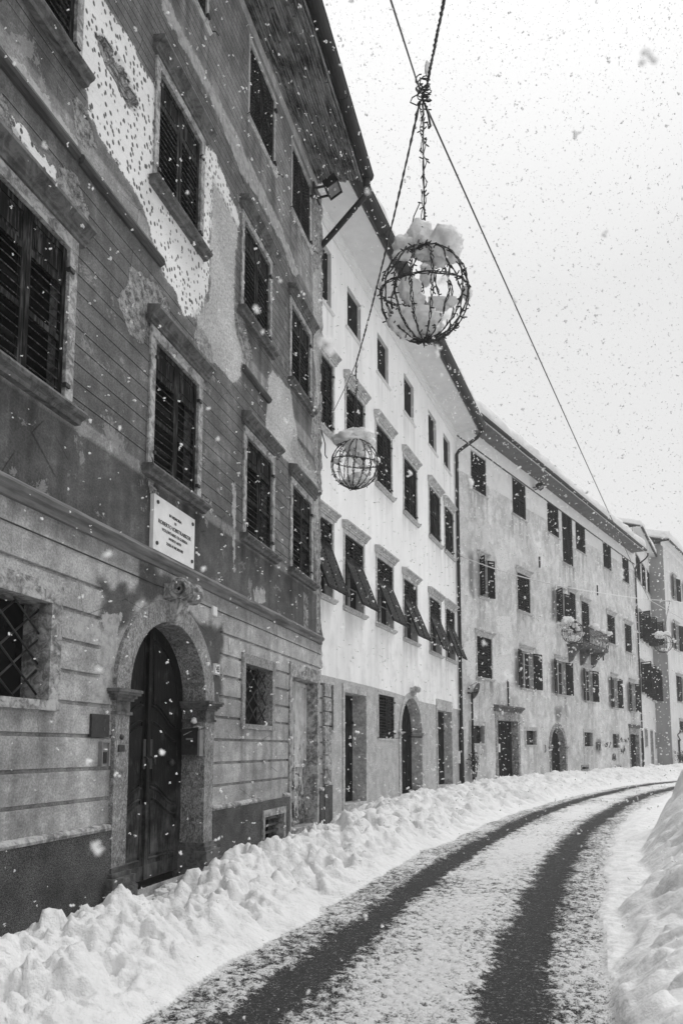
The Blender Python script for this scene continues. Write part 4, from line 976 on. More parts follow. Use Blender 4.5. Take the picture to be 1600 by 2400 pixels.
for k, (u, r_) in enumerate(((.45, .26), (.78, .15), (1.07, .17))):
    m = MB(); m.blob((0, 0, 0), r_, 3, .25, 20+k, (1.3, 1, .8)); o = m.obj('snow_heap', m_snow_r, None, wpt(H3, b0+(b1-b0)*u, o_, zbal+1.04+r_*.5))
    tag(o, ('large rounded heap of snow on the middle of the balcony railing', 'small snow heap right of the middle on the balcony railing', 'snow lump on the flower rack beyond the right end of the balcony railing')[k], 'snow', 'snow heaps on the balcony railing')
floodlight(wpt(H3, f.S(1268, 1140, .45), .45, f.Z(1268, 1142, .45)), PI/2-F3.a, .9, 'small box floodlight under the dark eave of the long mottled house')
# graffiti scribbles on the lower wall
rg = random.Random(5)
for (x0, y0, ww, hh) in ((1414, 1738, 16, 14), (1449, 1728, 24, 12), (1432, 1762, 9, 22), (1452, 1742, 10, 26), (1393, 1738, 12, 22)):
    gm = MB()
    for k in range(5):
        pts = []
        cx = x0+ww*k/5
        for q in range(5): s_, z_ = f.hit(cx+rg.uniform(0, ww/3.5), y0+hh*rg.random()); pts.append((s_, -.035, z_))
        gm.tube(pts, .014, 4)
    gm.obj('graffiti', m_iron, H3.root)
t = local_thing(H3, 'number_tile', f.S(1224, 1694), f.Z(1224, 1697), label='tiny white number tile right of the plank door with heavy cornice', cat='number tile')
MB().box(-.1, .1, -.05, .02, 0, .2).obj('tile', m_white, t); MB().box(-.05, .03, -.054, -.05, .05, .15).obj('numeral', m_letter, t)
t = local_thing(H3, 'paper_notice', f.S(1168, 1750, -.3), f.Z(1168, 1763, -.3), off=-.30, label='white paper notice on the plank door with heavy cornice', cat='notice')
MB().box(-.08, .12, -.02, .0, 0, .4).obj('sheet', m_white, t)
t = local_thing(H3, 'wall_bracket', f.S(1275, 1750), f.Z(1275, 1763), label='thin dark vertical handrail on the wall left of the arched door of the mottled house', cat='handrail')
MB().tube([(0, 0, 0), (0, -.06, .02), (0, -.06, .36), (0, 0, .38)], .02, 6).obj('rail', m_iron, t)
# iron wall ties
for (x, y0, y1_) in ((1261.5, 1305, 1330), (1397, 1372, 1395), (1187, 1580, 1660), (1411, 1535, 1548), (1487.5, 1428, 1448)):
    MB().box(f.S(x, y0)-.03, f.S(x, y0)+.03, -.08, 0, f.Z(x, y1_), f.Z(x, y0)).obj('wall_tie', m_iron, H3.root)
# =================================================================== HOUSE FOUR
f = F4; z4 = F4.Z(1500, 1255)-.6; H4 = House(F4, L4, z4, 8, m_wall4, label='narrow light house squeezed between the mottled house and the grey corner house', cat='house')
s4 = dict(stone=m_stone_l, shmat=m_shut2, panel=0, sp=.12)
wins(H4, f, [(1488.5,1499,1296,1352),(1502,1511,1318,1371),(1515,1522.5,1336,1386)], surround=.05, hood=0, sill=.6, depth=.12, hooks=False, **s4)
wins(H4, f, [(1496,1503,1436,1496),(1510,1517,1451,1506),(1523,1530,1462,1514)], surround=.06, hood=.9, sill=.9, shut='open', angs=(-110, 140), cas=True, **s4)
wins(H4, f, [(1500,1507,1553,1622),(1512.5,1519,1565,1632),(1525,1531,1575,1640)], surround=.06, hood=.9, sill=.9, shut='open', angs=(-115, 120), cas=True, **s4)
wins(H4, f, [(1510,1516.5,1709,1750),(1524,1530,1713,1800),(1534,1538,1718,1754)], surround=.08, hood=0, sill=0, shut='none', **s4)
H4.wall(.3, {})
eaves(H4, 0, L4, z4-.02, .55, z4-.1, .08, m_soffit2, label='snow slab on the roof of the narrow light house in the distance', snowh=.5)
pipe(H4, L4-.15, -.3, 0, z4-.1, .55, gr=.08, r=.08)
# =================================================================== HOUSE FIVE
f = F5; z5 = F5.Z(1582, 1290)-.5; H5 = House(F5, L5, z5, 9, m_wall5, label='far grey corner house with a blank dark side wall at the right edge', cat='house')
s5 = dict(stone=m_stone_l, shmat=m_shut2, panel=0, sp=.12)
wins(H5, f, [(1574.5,1583,1350,1402),(1601,1609,1368,1412),(1577.5,1589,1460,1520),(1606,1615,1470,1530),(1601,1610,1588,1650)], surround=.06, hood=.9, sill=.9, shut='open', angs=(-165, 165), cas=True, **s5)
wins(H5, f, [(1584,1597,1583,1643),(1591,1604,1690,1716)], surround=.06, hood=.9, sill=.9, hooks=False, **s5)
H5.wall(.3, {})
# side wall facing the street, as seen beyond house four
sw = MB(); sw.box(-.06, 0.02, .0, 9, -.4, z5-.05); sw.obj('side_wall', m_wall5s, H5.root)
eaves(H5, -.75, L5, z5-.02, .6, z5-.1, .08, m_soffit2, crown=m_soffit2, label='heaped snow on the roof of the far grey corner house', snowh=.8)
g = MB(); g.tube([(-.78, -.7, z5), (-.78, 6, z5)], .09, 8); g.obj('side_gutter', m_gutter, H5.root)
pipe(H5, F5.S(1588, 1755), -.3, 0, 3.2, .1)
P = f.pt(f.S(1575, 1770), 1.0); shrub('bush', (P[0], P[1], .2), .8, 1.1, 700, 'dark low bush at the foot of the far grey corner house', 'bush', .12, 12, 9, pot=False)
# =================================================================== STREET AND SNOW
ZR = -0.12
T1 = [on_ground(x, y) for x, y in ((350,2600),(525,2440),(700,2301),(815,2209),(930,2117),(1044,2031),(1159,1962),(1274,1905),(1389,1868),(1504,1842),(1572,1834))]
T2 = [on_ground(x, y) for x, y in ((1175,2600),(1188,2480),(1199,2400),(1217,2267),(1245,2180),(1280,2094),(1322,2008),(1379,1939),(1448,1893),(1506,1866),(1575,1849))]
def smooth_line(P, n=6):
    P = [np.array(p) for p in P]; out = []
    for i in range(len(P)-1):
        p0 = P[max(i-1, 0)]; p1 = P[i]; p2 = P[i+1]; p3 = P[min(i+2, len(P)-1)]
        for k in range(n):
            t = k/n; out.append(.5*((2*p1)+(-p0+p2)*t+(2*p0-5*p1+4*p2-p3)*t*t+(-p0+3*p1-3*p2+p3)*t**3))
    out.append(P[-1]); return [tuple(p) for p in out]
T1 = smooth_line(T1); T2 = smooth_line(T2)
wall_line = [tuple(F1.pt(0)), tuple(F1.pt(20)), tuple(F2.pt(F2.S(772))), tuple(F3.pt(0)), tuple(F3.pt(L3)), tuple(F4.pt(L4)), tuple(P5), tuple(F5.pt(L5))]
def street(x, y):
    dw, sw_ = seg_dist(x, y, wall_line); dw = dw*sw_          # + on the street side
    d1, s1 = seg_dist(x, y, T1); d2, s2 = seg_dist(x, y, T2); return dw, d1*s1, d2*s2
def ground_height(x, y):
    dw, d1, d2 = street(x, y)
    big = fbm(x*.55+3, y*.55+8, 4)-.5; mid = fbm(x*1.9, y*1.9, 4)-.5; fin = fbm(x*7, y*7, 4)-.5
    rag = (fbm(x*1.4+40, y*1.4, 3)-.5)
    # left bank
    e1 = -.62+rag*.28; wd = np.maximum(e1-d1, 0); t = np.clip(np.maximum(dw, 0)/(np.maximum(dw, 0)+wd+1e-6), 0, 1)
    prof = np.interp(t, [0, .06, .16, .30, .45, .65, .85, .97, 1], [.0, .03, .12, .27, .32, .24, .12, .035, .0])*np.interp(y, [8, 11, 16, 32], [.85, 1.05, 1.3, 1.6])
    pg = F1.pt(F1.S(270, 1800), .75); gp_ = np.exp(-(((x-pg[0])/.5)**2+((y-pg[1])/.6)**2))
    wN, wI = worley(x*1.5+fbm(x*2, y*2, 2)*.5, y*1.5+fbm(x*2+9, y*2, 2)*.5, 2); c1_ = np.clip(1-(wN/.75)**2, 0, 1)**.8*(wI > .3)
    wS, wJ = worley(x*3.9+fbm(x*5, y*5, 2)*.4, y*3.9, 5); c2_ = np.clip(1-(wS/.70)**2, 0, 1)**.75*(wJ > .3)
    wT, wK = worley(x*9.5, y*9.5, 8); c3_ = np.clip(1-(wT/.70)**2, 0, 1)**.8*(.3+.7*wK)
    wU, wV = worley(x*20, y*20, 11); c4_ = np.clip(1-(wU/.72)**2, 0, 1)*(.2+.8*wV)
    amt = sstep(0, .22, prof)
    pit = fbm(x*3.1+60, y*3.1, 3); pits = sstep(.60, .74, pit)
    lump = amt*(big*.26 + mid*.12 + c1_*.17*wI + c2_*.16*wJ + c3_*.085 + c4_*.034 + fin*.05 - pits*.18 - .085)
    hl = np.maximum(prof*1.0 + lump - .26*gp_*sstep(0, .1, prof), 0)
    # right bank
    e2 = .62+rag*.22; q = d2-e2
    rv = np.hypot(x, y); sh = np.interp(rv, [4.5, 6.8, 10, 13, 17, 25], [-.12, .22, .55, .6, 1.0, 1.6]) + rag*.3
    mound = .72*np.exp(-(((x-6.55)/1.0)**2+((y-12.3)/1.1)**2)**1.5) + .45*np.exp(-(((x-5.35)/.8)**2+((y-9.7)/.9)**2)**1.5)
    hr = np.interp(q, [0, .05, .35, 9], [0, .04, .08, .10]) + np.interp(q-sh, [0, .12, .3, .6, 1.0, 2.0, 6], [0, .11, .22, .38, .56, .85, 1.15])*np.interp(rv, [5, 9, 12], [.72, .85, 1.05])
    far = sstep(16, 9, y); 
    amr = sstep(.06, .45, hr); lr = amr*(big*.55+mid*.10+c1_*.28*wI+c2_*.13*wJ) + sstep(0, .03, hr)*(1-amr)*(c2_*.035*wJ*sstep(.1,.5,q)+c3_*.020+c4_*.012+fin*.03)
    hr = hr+lr+mound*(1+.5*mid+.3*big)
    # carriageway
    m1 = sstep(.29, .08, np.abs(d1)+rag*.12+fin*.20); m2 = sstep(.33, .08, np.abs(d2)+rag*.12+fin*.20); bare = np.maximum(m1, m2)
    clump = fbm(x*21, y*21, 4, .6); hc = (1-bare)*(.012+fin*.02+c4_*.010+(clump-.5)*.05)+.004
    left = sstep(.03, -.10, d1-e1); right = sstep(-.03, .10, q)
    h = ZR + hc*(1-left)*(1-right) + left*np.maximum(hl, .01) + right*np.maximum(hr, .01)
    mixz = np.maximum(sstep(-.66, -1.15, d1)*0, 0)
    cover = 1-bare*.90
    # thin slush beside the tracks lets the asphalt show
    thin = np.maximum(sstep(-1.0, -.35, d1)*(d1 < 0), sstep(.85, .35, d2)*(d2 > 0))
    mid_ = (d1 > 0) & (d2 < 0)
    cover = cover*np.where(mid_, .80+.18*sstep(.25, .7, np.minimum(np.abs(d1), np.abs(d2)))+(fbm(x*1.2+5, y*.9, 3)-.5)*.6, 1-.30*thin*1.0+(fbm(x*2+5, y*2, 3)-.5)*.35)
    cover = np.maximum(cover, np.maximum(sstep(0, .6, left), sstep(0, .6, right))*1.1)
    cover = np.where((left > .6) | (right > .6), 1.0, cover)
    cover = cover+(clump-.5)*1.1*(1-np.maximum(left, right))
    zone = np.where(left > .75, 1, np.where(right > .75, 2, 0))
    return h, np.clip(cover, -.2, 1.3), zone, dw
rr = [1.3]
while rr[-1] < 90: rr.append(rr[-1]*1.0040 if rr[-1] > 3.4 else rr[-1]*1.012)
rr = np.array(rr); th = np.radians(np.arange(-64, 50, .22))
RR, TH = np.meshgrid(rr, th, indexing='ij'); GX = RR*np.sin(TH); GY = RR*np.cos(TH)
h, cover, zone, dwv = ground_height(GX, GY)
nr_, nt_ = RR.shape; ok = (dwv > -.35)
fi, fj = np.meshgrid(np.arange(nr_-1), np.arange(nt_-1), indexing='ij'); fi = fi.ravel(); fj = fj.ravel()
quad = np.stack([fi*nt_+fj, fi*nt_+fj+1, (fi+1)*nt_+fj+1, (fi+1)*nt_+fj], 1)
okf = ok.ravel()[quad].all(1); zf = zone.ravel()[quad].max(1); V = np.stack([GX.ravel(), GY.ravel(), h.ravel()], 1); cov = cover.ravel()
def fast_mesh(name, V, Q, m, attr=None):
    u, inv_ = np.unique(Q.ravel(), return_inverse=True); v = V[u]; q = inv_.reshape(Q.shape).astype(np.int32)
    me = bpy.data.meshes.new(name); me.vertices.add(len(v)); me.vertices.foreach_set('co', v.astype(np.float32).ravel())
    me.loops.add(q.size); me.loops.foreach_set('vertex_index', q.ravel()); me.polygons.add(len(q))
    me.polygons.foreach_set('loop_start', np.arange(0, q.size, 4, dtype=np.int32)); me.polygons.foreach_set('loop_total', np.full(len(q), 4, np.int32))
    me.update(calc_edges=True); me.polygons.foreach_set('use_smooth', np.ones(len(q), bool)); me.materials.append(m)
    if attr is not None:
        a = me.attributes.new('cover', 'FLOAT', 'POINT'); a.data.foreach_set('value', attr[u].astype(np.float32))
    me.validate(); return me
for nm, zz, mt in (('road', 0, m_road), ('snow_bank', 1, m_snow), ('snow_bank', 2, m_snow_s)):
    Q = quad[okf & (zf == zz)]; Q = Q[:, ::-1]
    o = link(nm, fast_mesh(nm, V, Q, mt, cov)); o['kind'] = 'structure'
gm = MB(); gm.add([(-400, -300, -.45), (500, -300, -.45), (500, 700, -.45), (-400, 700, -.45)], [(0, 1, 2, 3)]); g_ = gm.obj('ground', m_snow); g_['kind'] = 'structure'
# small fallen clods before the portal
def gh(x, y): 
    return float(ground_height(np.array([[x]]), np.array([[y]]))[0][0, 0])
rc = random.Random(3); 
for i, (u, off, r) in enumerate(((-.35, .16, .07), (-.08, .13, .085), (.22, .2, .06), (.5, .18, .10), (-.62, .3, .06))):
    P = wpt(H1, (pl+pr)/2+u, off, 0); z = gh(P.x, P.y)
    m = MB(); m.blob((0, 0, 0), r, 3, .35, 30+i, (1.3, 1, .7)); o = m.obj('snow_clod', m_snow, None, (P.x, P.y, z+r*.35))
    tag(o, ('snow clod left of the middle of the portal threshold', 'rounded snow clod at the middle of the portal threshold', 'small snow clod right of the middle of the portal threshold', 'largest snow clod by the right portal pillar', 'snow clod nearest the left portal pillar')[i], 'snow', 'snow clods in front of the portal')
# =================================================================== LIGHT GLOBES
def globe(C0, R, top, label, short, caps, seed, tilt=12, heavy=True, yaw=0.0):
    rs = random.Random(seed); t = empty('light_globe', C0, yaw, label=label, cat='light globe', group='wire light globes hung over the street')
    T = Matrix.Rotation(math.radians(tilt), 4, 'X') @ Matrix.Rotation(math.radians(rs.uniform(-6, 6)), 4, 'Y')
    wr = R*.0105
    N = 16
    def wob(p, k): return Vector(p)+Vector((rs.gauss(0, 1), rs.gauss(0, 1), rs.gauss(0, 1)))*k
    def leds(m, pts, n):
        for q in range(n):
            p = Vector(pts[rs.randrange(2, len(pts)-2)]); d = Vector((rs.gauss(0, 1), rs.gauss(0, 1), rs.gauss(0, .6))).normalized()
            m.tube([p, p+d*R*.05, p+d*R*.10], [R*.010, R*.016, R*.013], 5)
    for i in range(N):
        az = 2*PI*i/N + rs.uniform(-.08, .08); m = MB(); base = None
        for st2 in range(3 if heavy else 2):
            pts = []
            ph = rs.uniform(0, 6)
            for k in range(31):
                a = PI*(.02+.96*k/30); az2 = az+.035*math.sin(k*1.3+ph+st2*2.1); r2 = R*(1+.012*math.sin(k*1.7+ph))
                pts.append(wob(T @ Vector((r2*math.sin(a)*math.cos(az2), r2*math.sin(a)*math.sin(az2), r2*math.cos(a))), R*.006))
            m.tube(pts, wr, 5); leds(m, pts, 4)
        m.obj('wire_rib', m_wire, t)
    for zz in (.08,):
        m = MB()
        for st2 in range(3):
            ph = rs.uniform(0, 6); rad = R*math.cos(zz)
            pts = [wob(T @ Vector(((rad+R*.015*math.sin(k*1.1+ph))*math.cos(2*PI*k/48), (rad+R*.015*math.sin(k*1.1+ph))*math.sin(2*PI*k/48), R*math.sin(zz)+R*.02*math.sin(k*.9+ph))), R*.005) for k in range(49)]
            m.tube(pts, wr*1.1, 5); leds(m, pts, 14)
        m.obj('wire_ring', m_wire, t)
    m = MB()
    for k in range(26):           # knots where the ribs are tied at the poles
        for sg in (1, -1):
            a = rs.uniform(0, 6.28); c = T @ Vector((0, 0, sg*R)); m.tube([c+Vector((0, 0, 0)), wob(c+Vector((math.cos(a)*R*.07, math.sin(a)*R*.07, rs.uniform(-.04, .04)*R)), R*.02), wob(c+Vector((math.cos(a)*R*.16, math.sin(a)*R*.16, rs.uniform(-.06, .05)*R)), R*.02)], wr*1.1, 5)
    m.obj('tie_knot', m_wire, t)
    # hanging cord with the light string wound round it
    m = MB(); c = T @ Vector((0, 0, R)); tp = Vector(top)-Vector(C0); tp = Matrix.Rotation(-yaw, 3, 'Z') @ tp
    Lh = (tp-c).length; n = max(20, int(Lh/.035))
    m.tube([c, tp], R*.018, 6)
    for st2 in range(2 if heavy else 1):
        ph = rs.uniform(0, 6); pts = []
        for k in range(n+1):
            u = k/n; r2 = R*.045*(1+.6*math.sin(u*17+ph)); pts.append(c.lerp(tp, u)+Vector((math.cos(u*Lh*16+ph)*r2, math.sin(u*Lh*16+ph)*r2, 0)))
        m.tube(pts, wr, 5); leds(m, pts, int(Lh*(14 if heavy else 9)))
    m.obj('hanging_cord', m_wire, t)
    for lo, hi, txt in ((.5, 9, 'snow heaped on top of the '), (-.4, .5, 'snow bits on the waist ring of the '), (-9, -.4, 'snow lying in the bottom of the ')):
        s = MB()
        for k, (x, y, z, r, sq) in enumerate(caps):
            if lo <= z < hi: s.blob(Vector((x*R, y*R, z*R)), r*R*1.12, 5 if r > .2 else 3, .30, seed*7+k, sq, 1.9)
        if s.v: tag(s.obj('snow_lump', m_snow_r, None, C0), txt+short, 'snow', 'snow caught on the wire light globes')
    return t
# distances from picture size: all globes are 0.8 m wide
G1 = at_depth(994, 690, 6.15); G2 = at_depth(832, 1088, 10.9); G3 = at_depth(1341, 1482, 25.5); G4 = at_depth(1553, 1508, 31)
K1 = at_depth(990, 222, 6.15); K2 = at_depth(834, 852, 10.9)
m_snow_g = m_snow_r
globe(G1, .41, K1, 'largest near wire light globe with broken snow lumps on top', 'largest near wire globe', [(-.10,0,1.36,.27,(1,1,1.2)),(.05,.0,1.16,.28,(1.1,1,.9)),(-.42,.05,1.22,.22,(1.2,1,.85)),(.46,-.15,1.08,.36,(1,1,1.0)),(.56,.15,1.22,.28,(1,1,.9)),(-.50,-.2,.80,.13,(1.4,1,.7)),
   (-.22,.1,-.62,.34,(1.3,1.2,.8)),(-.55,0,-.60,.22,(1.2,1,1)),(.10,.05,-.66,.24,(1.2,1.2,.8)),(-.30,.3,.35,.22,(1,.8,1.3)),(-.10,.4,.10,.16,(1,.8,1.2)),(.40,.3,-.02,.17,(1.7,.8,.7)),(.62,.2,-.04,.12,(1.2,1,.8)),(.98,.1,.12,.11,(1,1,1.3)),(.10,.2,.65,.18,(.9,.8,1.3)),(-.93,-.1,.15,.07,(1.4,1,1)),(-.10,-.9,.02,.06,(1.6,1,.7))], 11, 14)
globe(G2, .385, K2, 'second wire light globe with one smooth snow cap, in front of the white house', 'second wire globe before the white house', [(-.25,0,1.10,.42,(1.35,1.1,.8)),(.20,.05,1.18,.40,(1.3,1.1,.75)),(.50,.0,.95,.28,(1.1,1.1,.9)),(-.62,0,1.05,.24,(1.1,1,.9)),(0,0,.85,.3,(1.2,1,.8)),(.05,.05,.55,.16,(.8,.8,1.4)),
   (.10,.1,-.66,.30,(1.5,1.4,.7)),(.42,0,-.62,.20,(1,1,1)),(-.40,.2,-.70,.16,(1.3,1,.8)),(-.75,-.1,.10,.11,(1.6,1,.8)),(.90,-.1,.10,.13,(1,1,1.1)),(.25,-.6,.18,.12,(1.3,1,.9))], 23, 10)
K3 = at_depth(1329, 1377, 25.5); K4 = at_depth(1568, 1409, 31)
globe(G3, .40, K3, 'third wire light globe hanging in front of the balcony', 'third wire globe by the balcony', [(-.45,0,1.0,.45,(1.1,1,.95)),(.2,0,.65,.22,(1.2,1,.8)),(.5,0,.30,.2,(1,1,1)),(.1,0,-.55,.35,(1.3,1.2,.7)),(-.3,-.2,.1,.18,(1.3,1,.8)),(.85,0,-.1,.2,(1,1,1))], 37, 8, False)
globe(G4, .40, K4, 'farthest wire light globe at the right edge with a two-humped snow cap', 'farthest wire globe at the right edge', [(-.4,0,.95,.42,(1.1,1,.85)),(.35,0,.98,.40,(1.1,1,.8)),(0,0,.8,.3,(1.4,1,.7)),(0,0,-.7,.25,(1.6,1.3,.6))], 41, 8, False)
def sagged(P0, P1, sag, n=24):
    return [P0.lerp(P1, k/n)+Vector((0, 0, -4*sag*(k/n)*(1-k/n))) for k in range(n+1)]
def cable(name, pts, r, m, label, jit=.0, cat='cable', strands=1, kind=None):
    b = MB(); rs = random.Random(len(pts))
    for s_ in range(strands):
        q = []
        for i, p in enumerate(pts):
            a = i*1.9+s_*PI*2/strands; q.append(Vector(p)+Vector((math.cos(a), math.sin(a), math.sin(a*.7)))*(r*.85 if strands > 1 else 0)+Vector((rs.gauss(0, jit), rs.gauss(0, jit), rs.gauss(0, jit))))
        b.tube(q, r, 6)
    return tag(b.obj(name, m), label, cat)
gp = 'overhead cables carrying the light globes'
PA = at_depth(880, -110, 3.4); far_knot = at_depth(1519, 1405, 33)
o = cable('overhead_cable', sagged(PA, K1+Vector((-.02, 0, .02)), .0, 30), .0075, m_rope, 'cable rising to the upper left from the first knot'); o['group'] = gp
PB = at_depth(1062, -110, 4.2); o = cable('overhead_cable', sagged(PB, K1+Vector((.04, 0, .10)), .0, 40), .009, m_rope, 'thick twisted cable rising to the upper right from the first knot', 0, 'cable', 2); o['group'] = gp
o = cable('overhead_cable', sagged(K1+Vector((.03, 0, -.12)), far_knot, .05, 60), .009, m_rope, 'long cable running down right from the first knot across the sky to the far crossing'); o['group'] = gp
o = cable('overhead_cable', sagged(K1+Vector((-.03, 0, -.08)), K2, .12, 60), .008, m_rope, 'doubled cable from the first knot down to the second globe', 0, 'cable', 2); o['group'] = gp
A1 = wpt(H1, 19.3, .22, F1.Z(762, 1000)); o = cable('overhead_cable', sagged(K2, A1, .02, 16), .007, m_rope, 'short cable from the second globe to the anchor on the peeling wall corner'); o['group'] = gp
kb = MB(); rk = random.Random(5)
for k in range(9):
    c = K1+Vector((rk.uniform(-.05, .04), rk.uniform(-.03, .03), rk.uniform(-.16, .08))); a0 = rk.uniform(0, 6.3); R_ = rk.uniform(.025, .06)
    kb.tube([c+Vector((math.cos(a0+q*.7)*R_, math.sin(a0+q*.7)*R_*.6, q*.011-.05+math.sin(q)*.01)) for q in range(16)], .0055, 5)
for k in range(8):
    c = K1+Vector((rk.uniform(-.07, .06), 0, rk.uniform(-.3, .1))); d = Vector((rk.gauss(0, 1), rk.gauss(0, 1), rk.gauss(0, .5))).normalized(); kb.tube([c, c+d*.05], .006, 5)
kb.tube([K1+Vector((.02, 0, -.1)), K1+Vector((.05, 0, -.2)), K1+Vector((.07, 0, -.33)), K1+Vector((.05, 0, -.35))], .011, 6)
kb.tube([K1+Vector((-.02, 0, .02)), K1+Vector((-.1, 0, -.03)), K1+Vector((-.12, 0, -.08)), K1+Vector((-.06, 0, -.11)), K1+Vector((.02, 0, -.09))], .006, 6)
tag(kb.obj('cable_knot', m_wire), 'tangled knot of wires where the near cables cross in the sky', 'knot')
m = MB(); m.blob((0, 0, 0), .035, 3, .3, 3, (.8, .8, 2.2)); tag(m.obj('snow_lump', m_snow_r, None, K1+Vector((.05, -.01, .27))), 'small snow lump clinging to the cable above the first knot', 'snow')
lead = [G1+Vector((-.06, 0, .52)), G1+Vector((-.12, 0, .62)), G1+Vector((-.09, 0, .78)), G1+Vector((-.03, 0, .92))]
cable('electric_lead', lead, .006, m_wire, 'thin loose electric lead hanging beside the cord of the largest globe')
# snow-covered cross cables in the distance
c0 = wpt(H2, L2-.1, .12, F2.Z(1079, 1313)); c3 = at_depth(1700, 1420, 36)
m_cs = simple('frosted_cable', .7, .9, .1, 40)
o = cable('overhead_cable', sagged(c0, K3, .12, 14)+sagged(K3, far_knot, .03, 10)[1:]+sagged(far_knot, K4+Vector((0, 0, 0)), .0, 6)[1:]+sagged(K4, c3, .02, 6)[1:], .022, m_cs, 'snow-covered cable strung from the downpipe across the street to the right'); o['group'] = gp
o = cable('overhead_cable', [far_knot, at_depth(1640, 1475, 30)], .014, m_cs, 'thin cable falling to the lower right from the far crossing'); o['group'] = gp
# wall anchor bar at the corner of house one
cable('wall_anchor', [wpt(H1, 19.25, .04, F1.Z(757, 1020)), wpt(H1, 19.33, .1, F1.Z(757, 1050)), wpt(H1, 19.33, .1, F1.Z(757, 1075)), wpt(H1, 19.36, .14, F1.Z(757, 1082))], .012, m_iron, 'bent iron anchor bar on the corner of the peeling house', 0, 'anchor')
# =================================================================== FALLING SNOW
def make_flakes():
    rs = np.random.RandomState(12); pts = []; siz = []
    def batch(n, ymin, ymax, s0, s1, pw=3.0):
        u = rs.rand(n); Y = (ymin**pw+(ymax**pw-ymin**pw)*u)**(1/pw)
        X = (rs.rand(n)*1.25-.60)*Y; el = rs.rand(n)*1.75-.45; Z = EYE+el*Y
        k = Z > .1; pts.append(np.stack([X, Y, Z], 1)[k]); siz.append((s0+(s1-s0)*rs.rand(n)**2)[k])
    batch(60, .8, 2.0, .0035, .0085, 2)
    batch(900, 2.0, 6, .0045, .0105, 3)
    batch(8500, 6, 14, .009, .020, 3)
    batch(21000, 14, 27, .015, .032, 3)
    batch(18000, 27, 48, .018, .044, 3)
    P = np.concatenate(pts); S = np.concatenate(siz)
    # keep flakes in the open air of the street, in front of the walls
    x, y = P[:, 0][None], P[:, 1][None]; dw, _, _ = street(x, y); k = (dw[0] > .15) | (P[:, 2] > 18.5)
    P = P[k]; S = S[k]
    v = []; f = []
    octa = np.array([(1,0,0),(-1,0,0),(0,1,0),(0,-1,0),(0,0,1),(0,0,-1)], float); tri = [(0,2,4),(2,1,4),(1,3,4),(3,0,4),(2,0,5),(1,2,5),(3,1,5),(0,3,5)]
    for p, s_ in zip(P, S):
        n = 3 if p[1] < 9 else 2
        if p[1] < 2.2: n = 7
        if p[1] > 24: n = 1
        for q in range(n):
            c = p + rs.randn(3)*s_*.5*(n > 1); a = rs.randn(3, 3); qq, _ = np.linalg.qr(a)
            o = (octa*(rs.rand(3)*.8+.45)*s_*(.8 if n > 1 else 1.15)) @ qq.T
            b = len(v); v += (o+c).tolist(); f += [(t[0]+b, t[1]+b, t[2]+b) for t in tri]
    me = bpy.data.meshes.new('falling_snow'); me.from_pydata(v, [], f); me.materials.append(m_snow_flake)
    o = link('falling_snow', me); tag(o, 'wet snowflakes falling across the whole street', 'snow', None, 'stuff')
make_flakes()
# =================================================================== LIGHT
world = bpy.data.worlds.new('World'); bpy.context.scene.world = world; world.use_nodes = True
wt = world.node_tree; wn = wt.nodes; bg = wn['Background']
SUN_EL, SUN_AZ = math.radians(58), math.radians(45)
sky = wn.new('ShaderNodeTexSky'); sky.sky_type = 'NISHITA'; sky.sun_disc = False; sky.sun_elevation = SUN_EL; sky.sun_rotation = SUN_AZ
bw = wn.new('ShaderNodeRGBToBW'); wt.links.new(sky.outputs[0], bw.inputs[0])
tc = wn.new('ShaderNodeTexCoord'); sp = wn.new('ShaderNodeSeparateXYZ'); wt.links.new(tc.outputs['Generated'], sp.inputs[0])
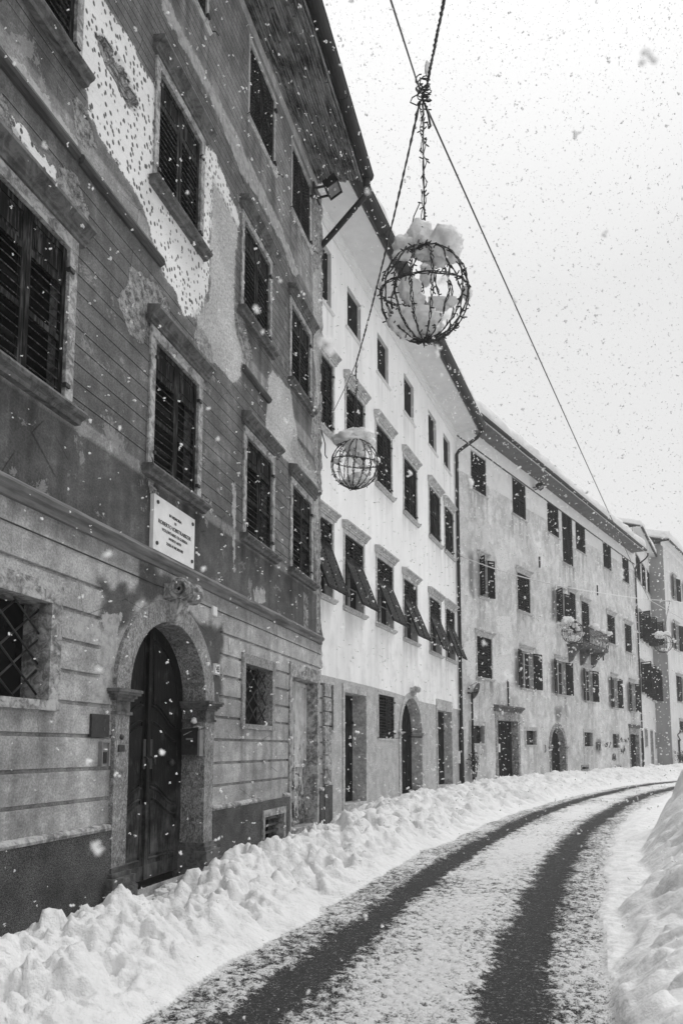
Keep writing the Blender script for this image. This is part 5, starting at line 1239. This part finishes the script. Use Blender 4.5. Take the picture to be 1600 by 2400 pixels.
# overcast veil: even and bright, brightest overhead, a little darker where cloud thickens
mr = wn.new('ShaderNodeMapRange'); wt.links.new(sp.outputs[2], mr.inputs['Value']); mr.inputs['From Min'].default_value = .55; mr.inputs['From Max'].default_value = 1.0
mr.inputs['To Min'].default_value = 7.2; mr.inputs['To Max'].default_value = 12.0
nz = wn.new('ShaderNodeTexNoise'); nz.inputs['Scale'].default_value = 1.6; nz.inputs['Detail'].default_value = 4; wt.links.new(tc.outputs['Generated'], nz.inputs['Vector'])
mn = wn.new('ShaderNodeMapRange'); wt.links.new(nz.outputs[0], mn.inputs['Value']); mn.inputs['From Min'].default_value = .3; mn.inputs['From Max'].default_value = .7; mn.inputs['To Min'].default_value = .95; mn.inputs['To Max'].default_value = 1.05
m1 = wn.new('ShaderNodeMath'); m1.operation = 'MULTIPLY'; wt.links.new(mr.outputs[0], m1.inputs[0]); wt.links.new(mn.outputs[0], m1.inputs[1])
mx = wn.new('ShaderNodeMix'); mx.data_type = 'FLOAT'; mx.inputs[0].default_value = .93; wt.links.new(bw.outputs[0], mx.inputs[2]); wt.links.new(m1.outputs[0], mx.inputs[3])
wt.links.new(mx.outputs[0], bg.inputs['Color']); bg.inputs['Strength'].default_value = .105
sd = bpy.data.lights.new('sun', 'SUN'); sd.energy = 1.5; sd.angle = math.radians(10); sd.color = (1, 1, 1)
so = bpy.data.objects.new('sun', sd); C.objects.link(so)
dirv = Vector((math.sin(SUN_AZ)*math.cos(SUN_EL), math.cos(SUN_AZ)*math.cos(SUN_EL), math.sin(SUN_EL)))
so.rotation_euler = dirv.to_track_quat('Z', 'Y').to_euler(); so.location = (20, 0, 40)
sc = bpy.context.scene
sc.view_settings.view_transform = 'Standard'; sc.view_settings.look = 'None'; sc.view_settings.gamma = 1; sc.view_settings.exposure = 0.12
sc.cycles.max_bounces = 6; sc.cycles.diffuse_bounces = 4; sc.cycles.glossy_bounces = 3

hb = MB().box(-60, 90, -12, 120, -1.5, 26); hz = hb.obj('haze', bpy.data.materials.new('snowy_air')); hz['kind'] = 'stuff'
hm = hz.data.materials[0]; hm.use_nodes = True; hn = hm.node_tree.nodes; hn.remove(hn['Principled BSDF']); pv = hn.new('ShaderNodeVolumePrincipled')
pv.inputs['Color'].default_value = (.95, .95, .95, 1); pv.inputs['Density'].default_value = .0011; pv.inputs['Anisotropy'].default_value = .2
hm.node_tree.links.new(pv.outputs[0], hn['Material Output'].inputs['Volume']); sc.cycles.volume_bounces = 1
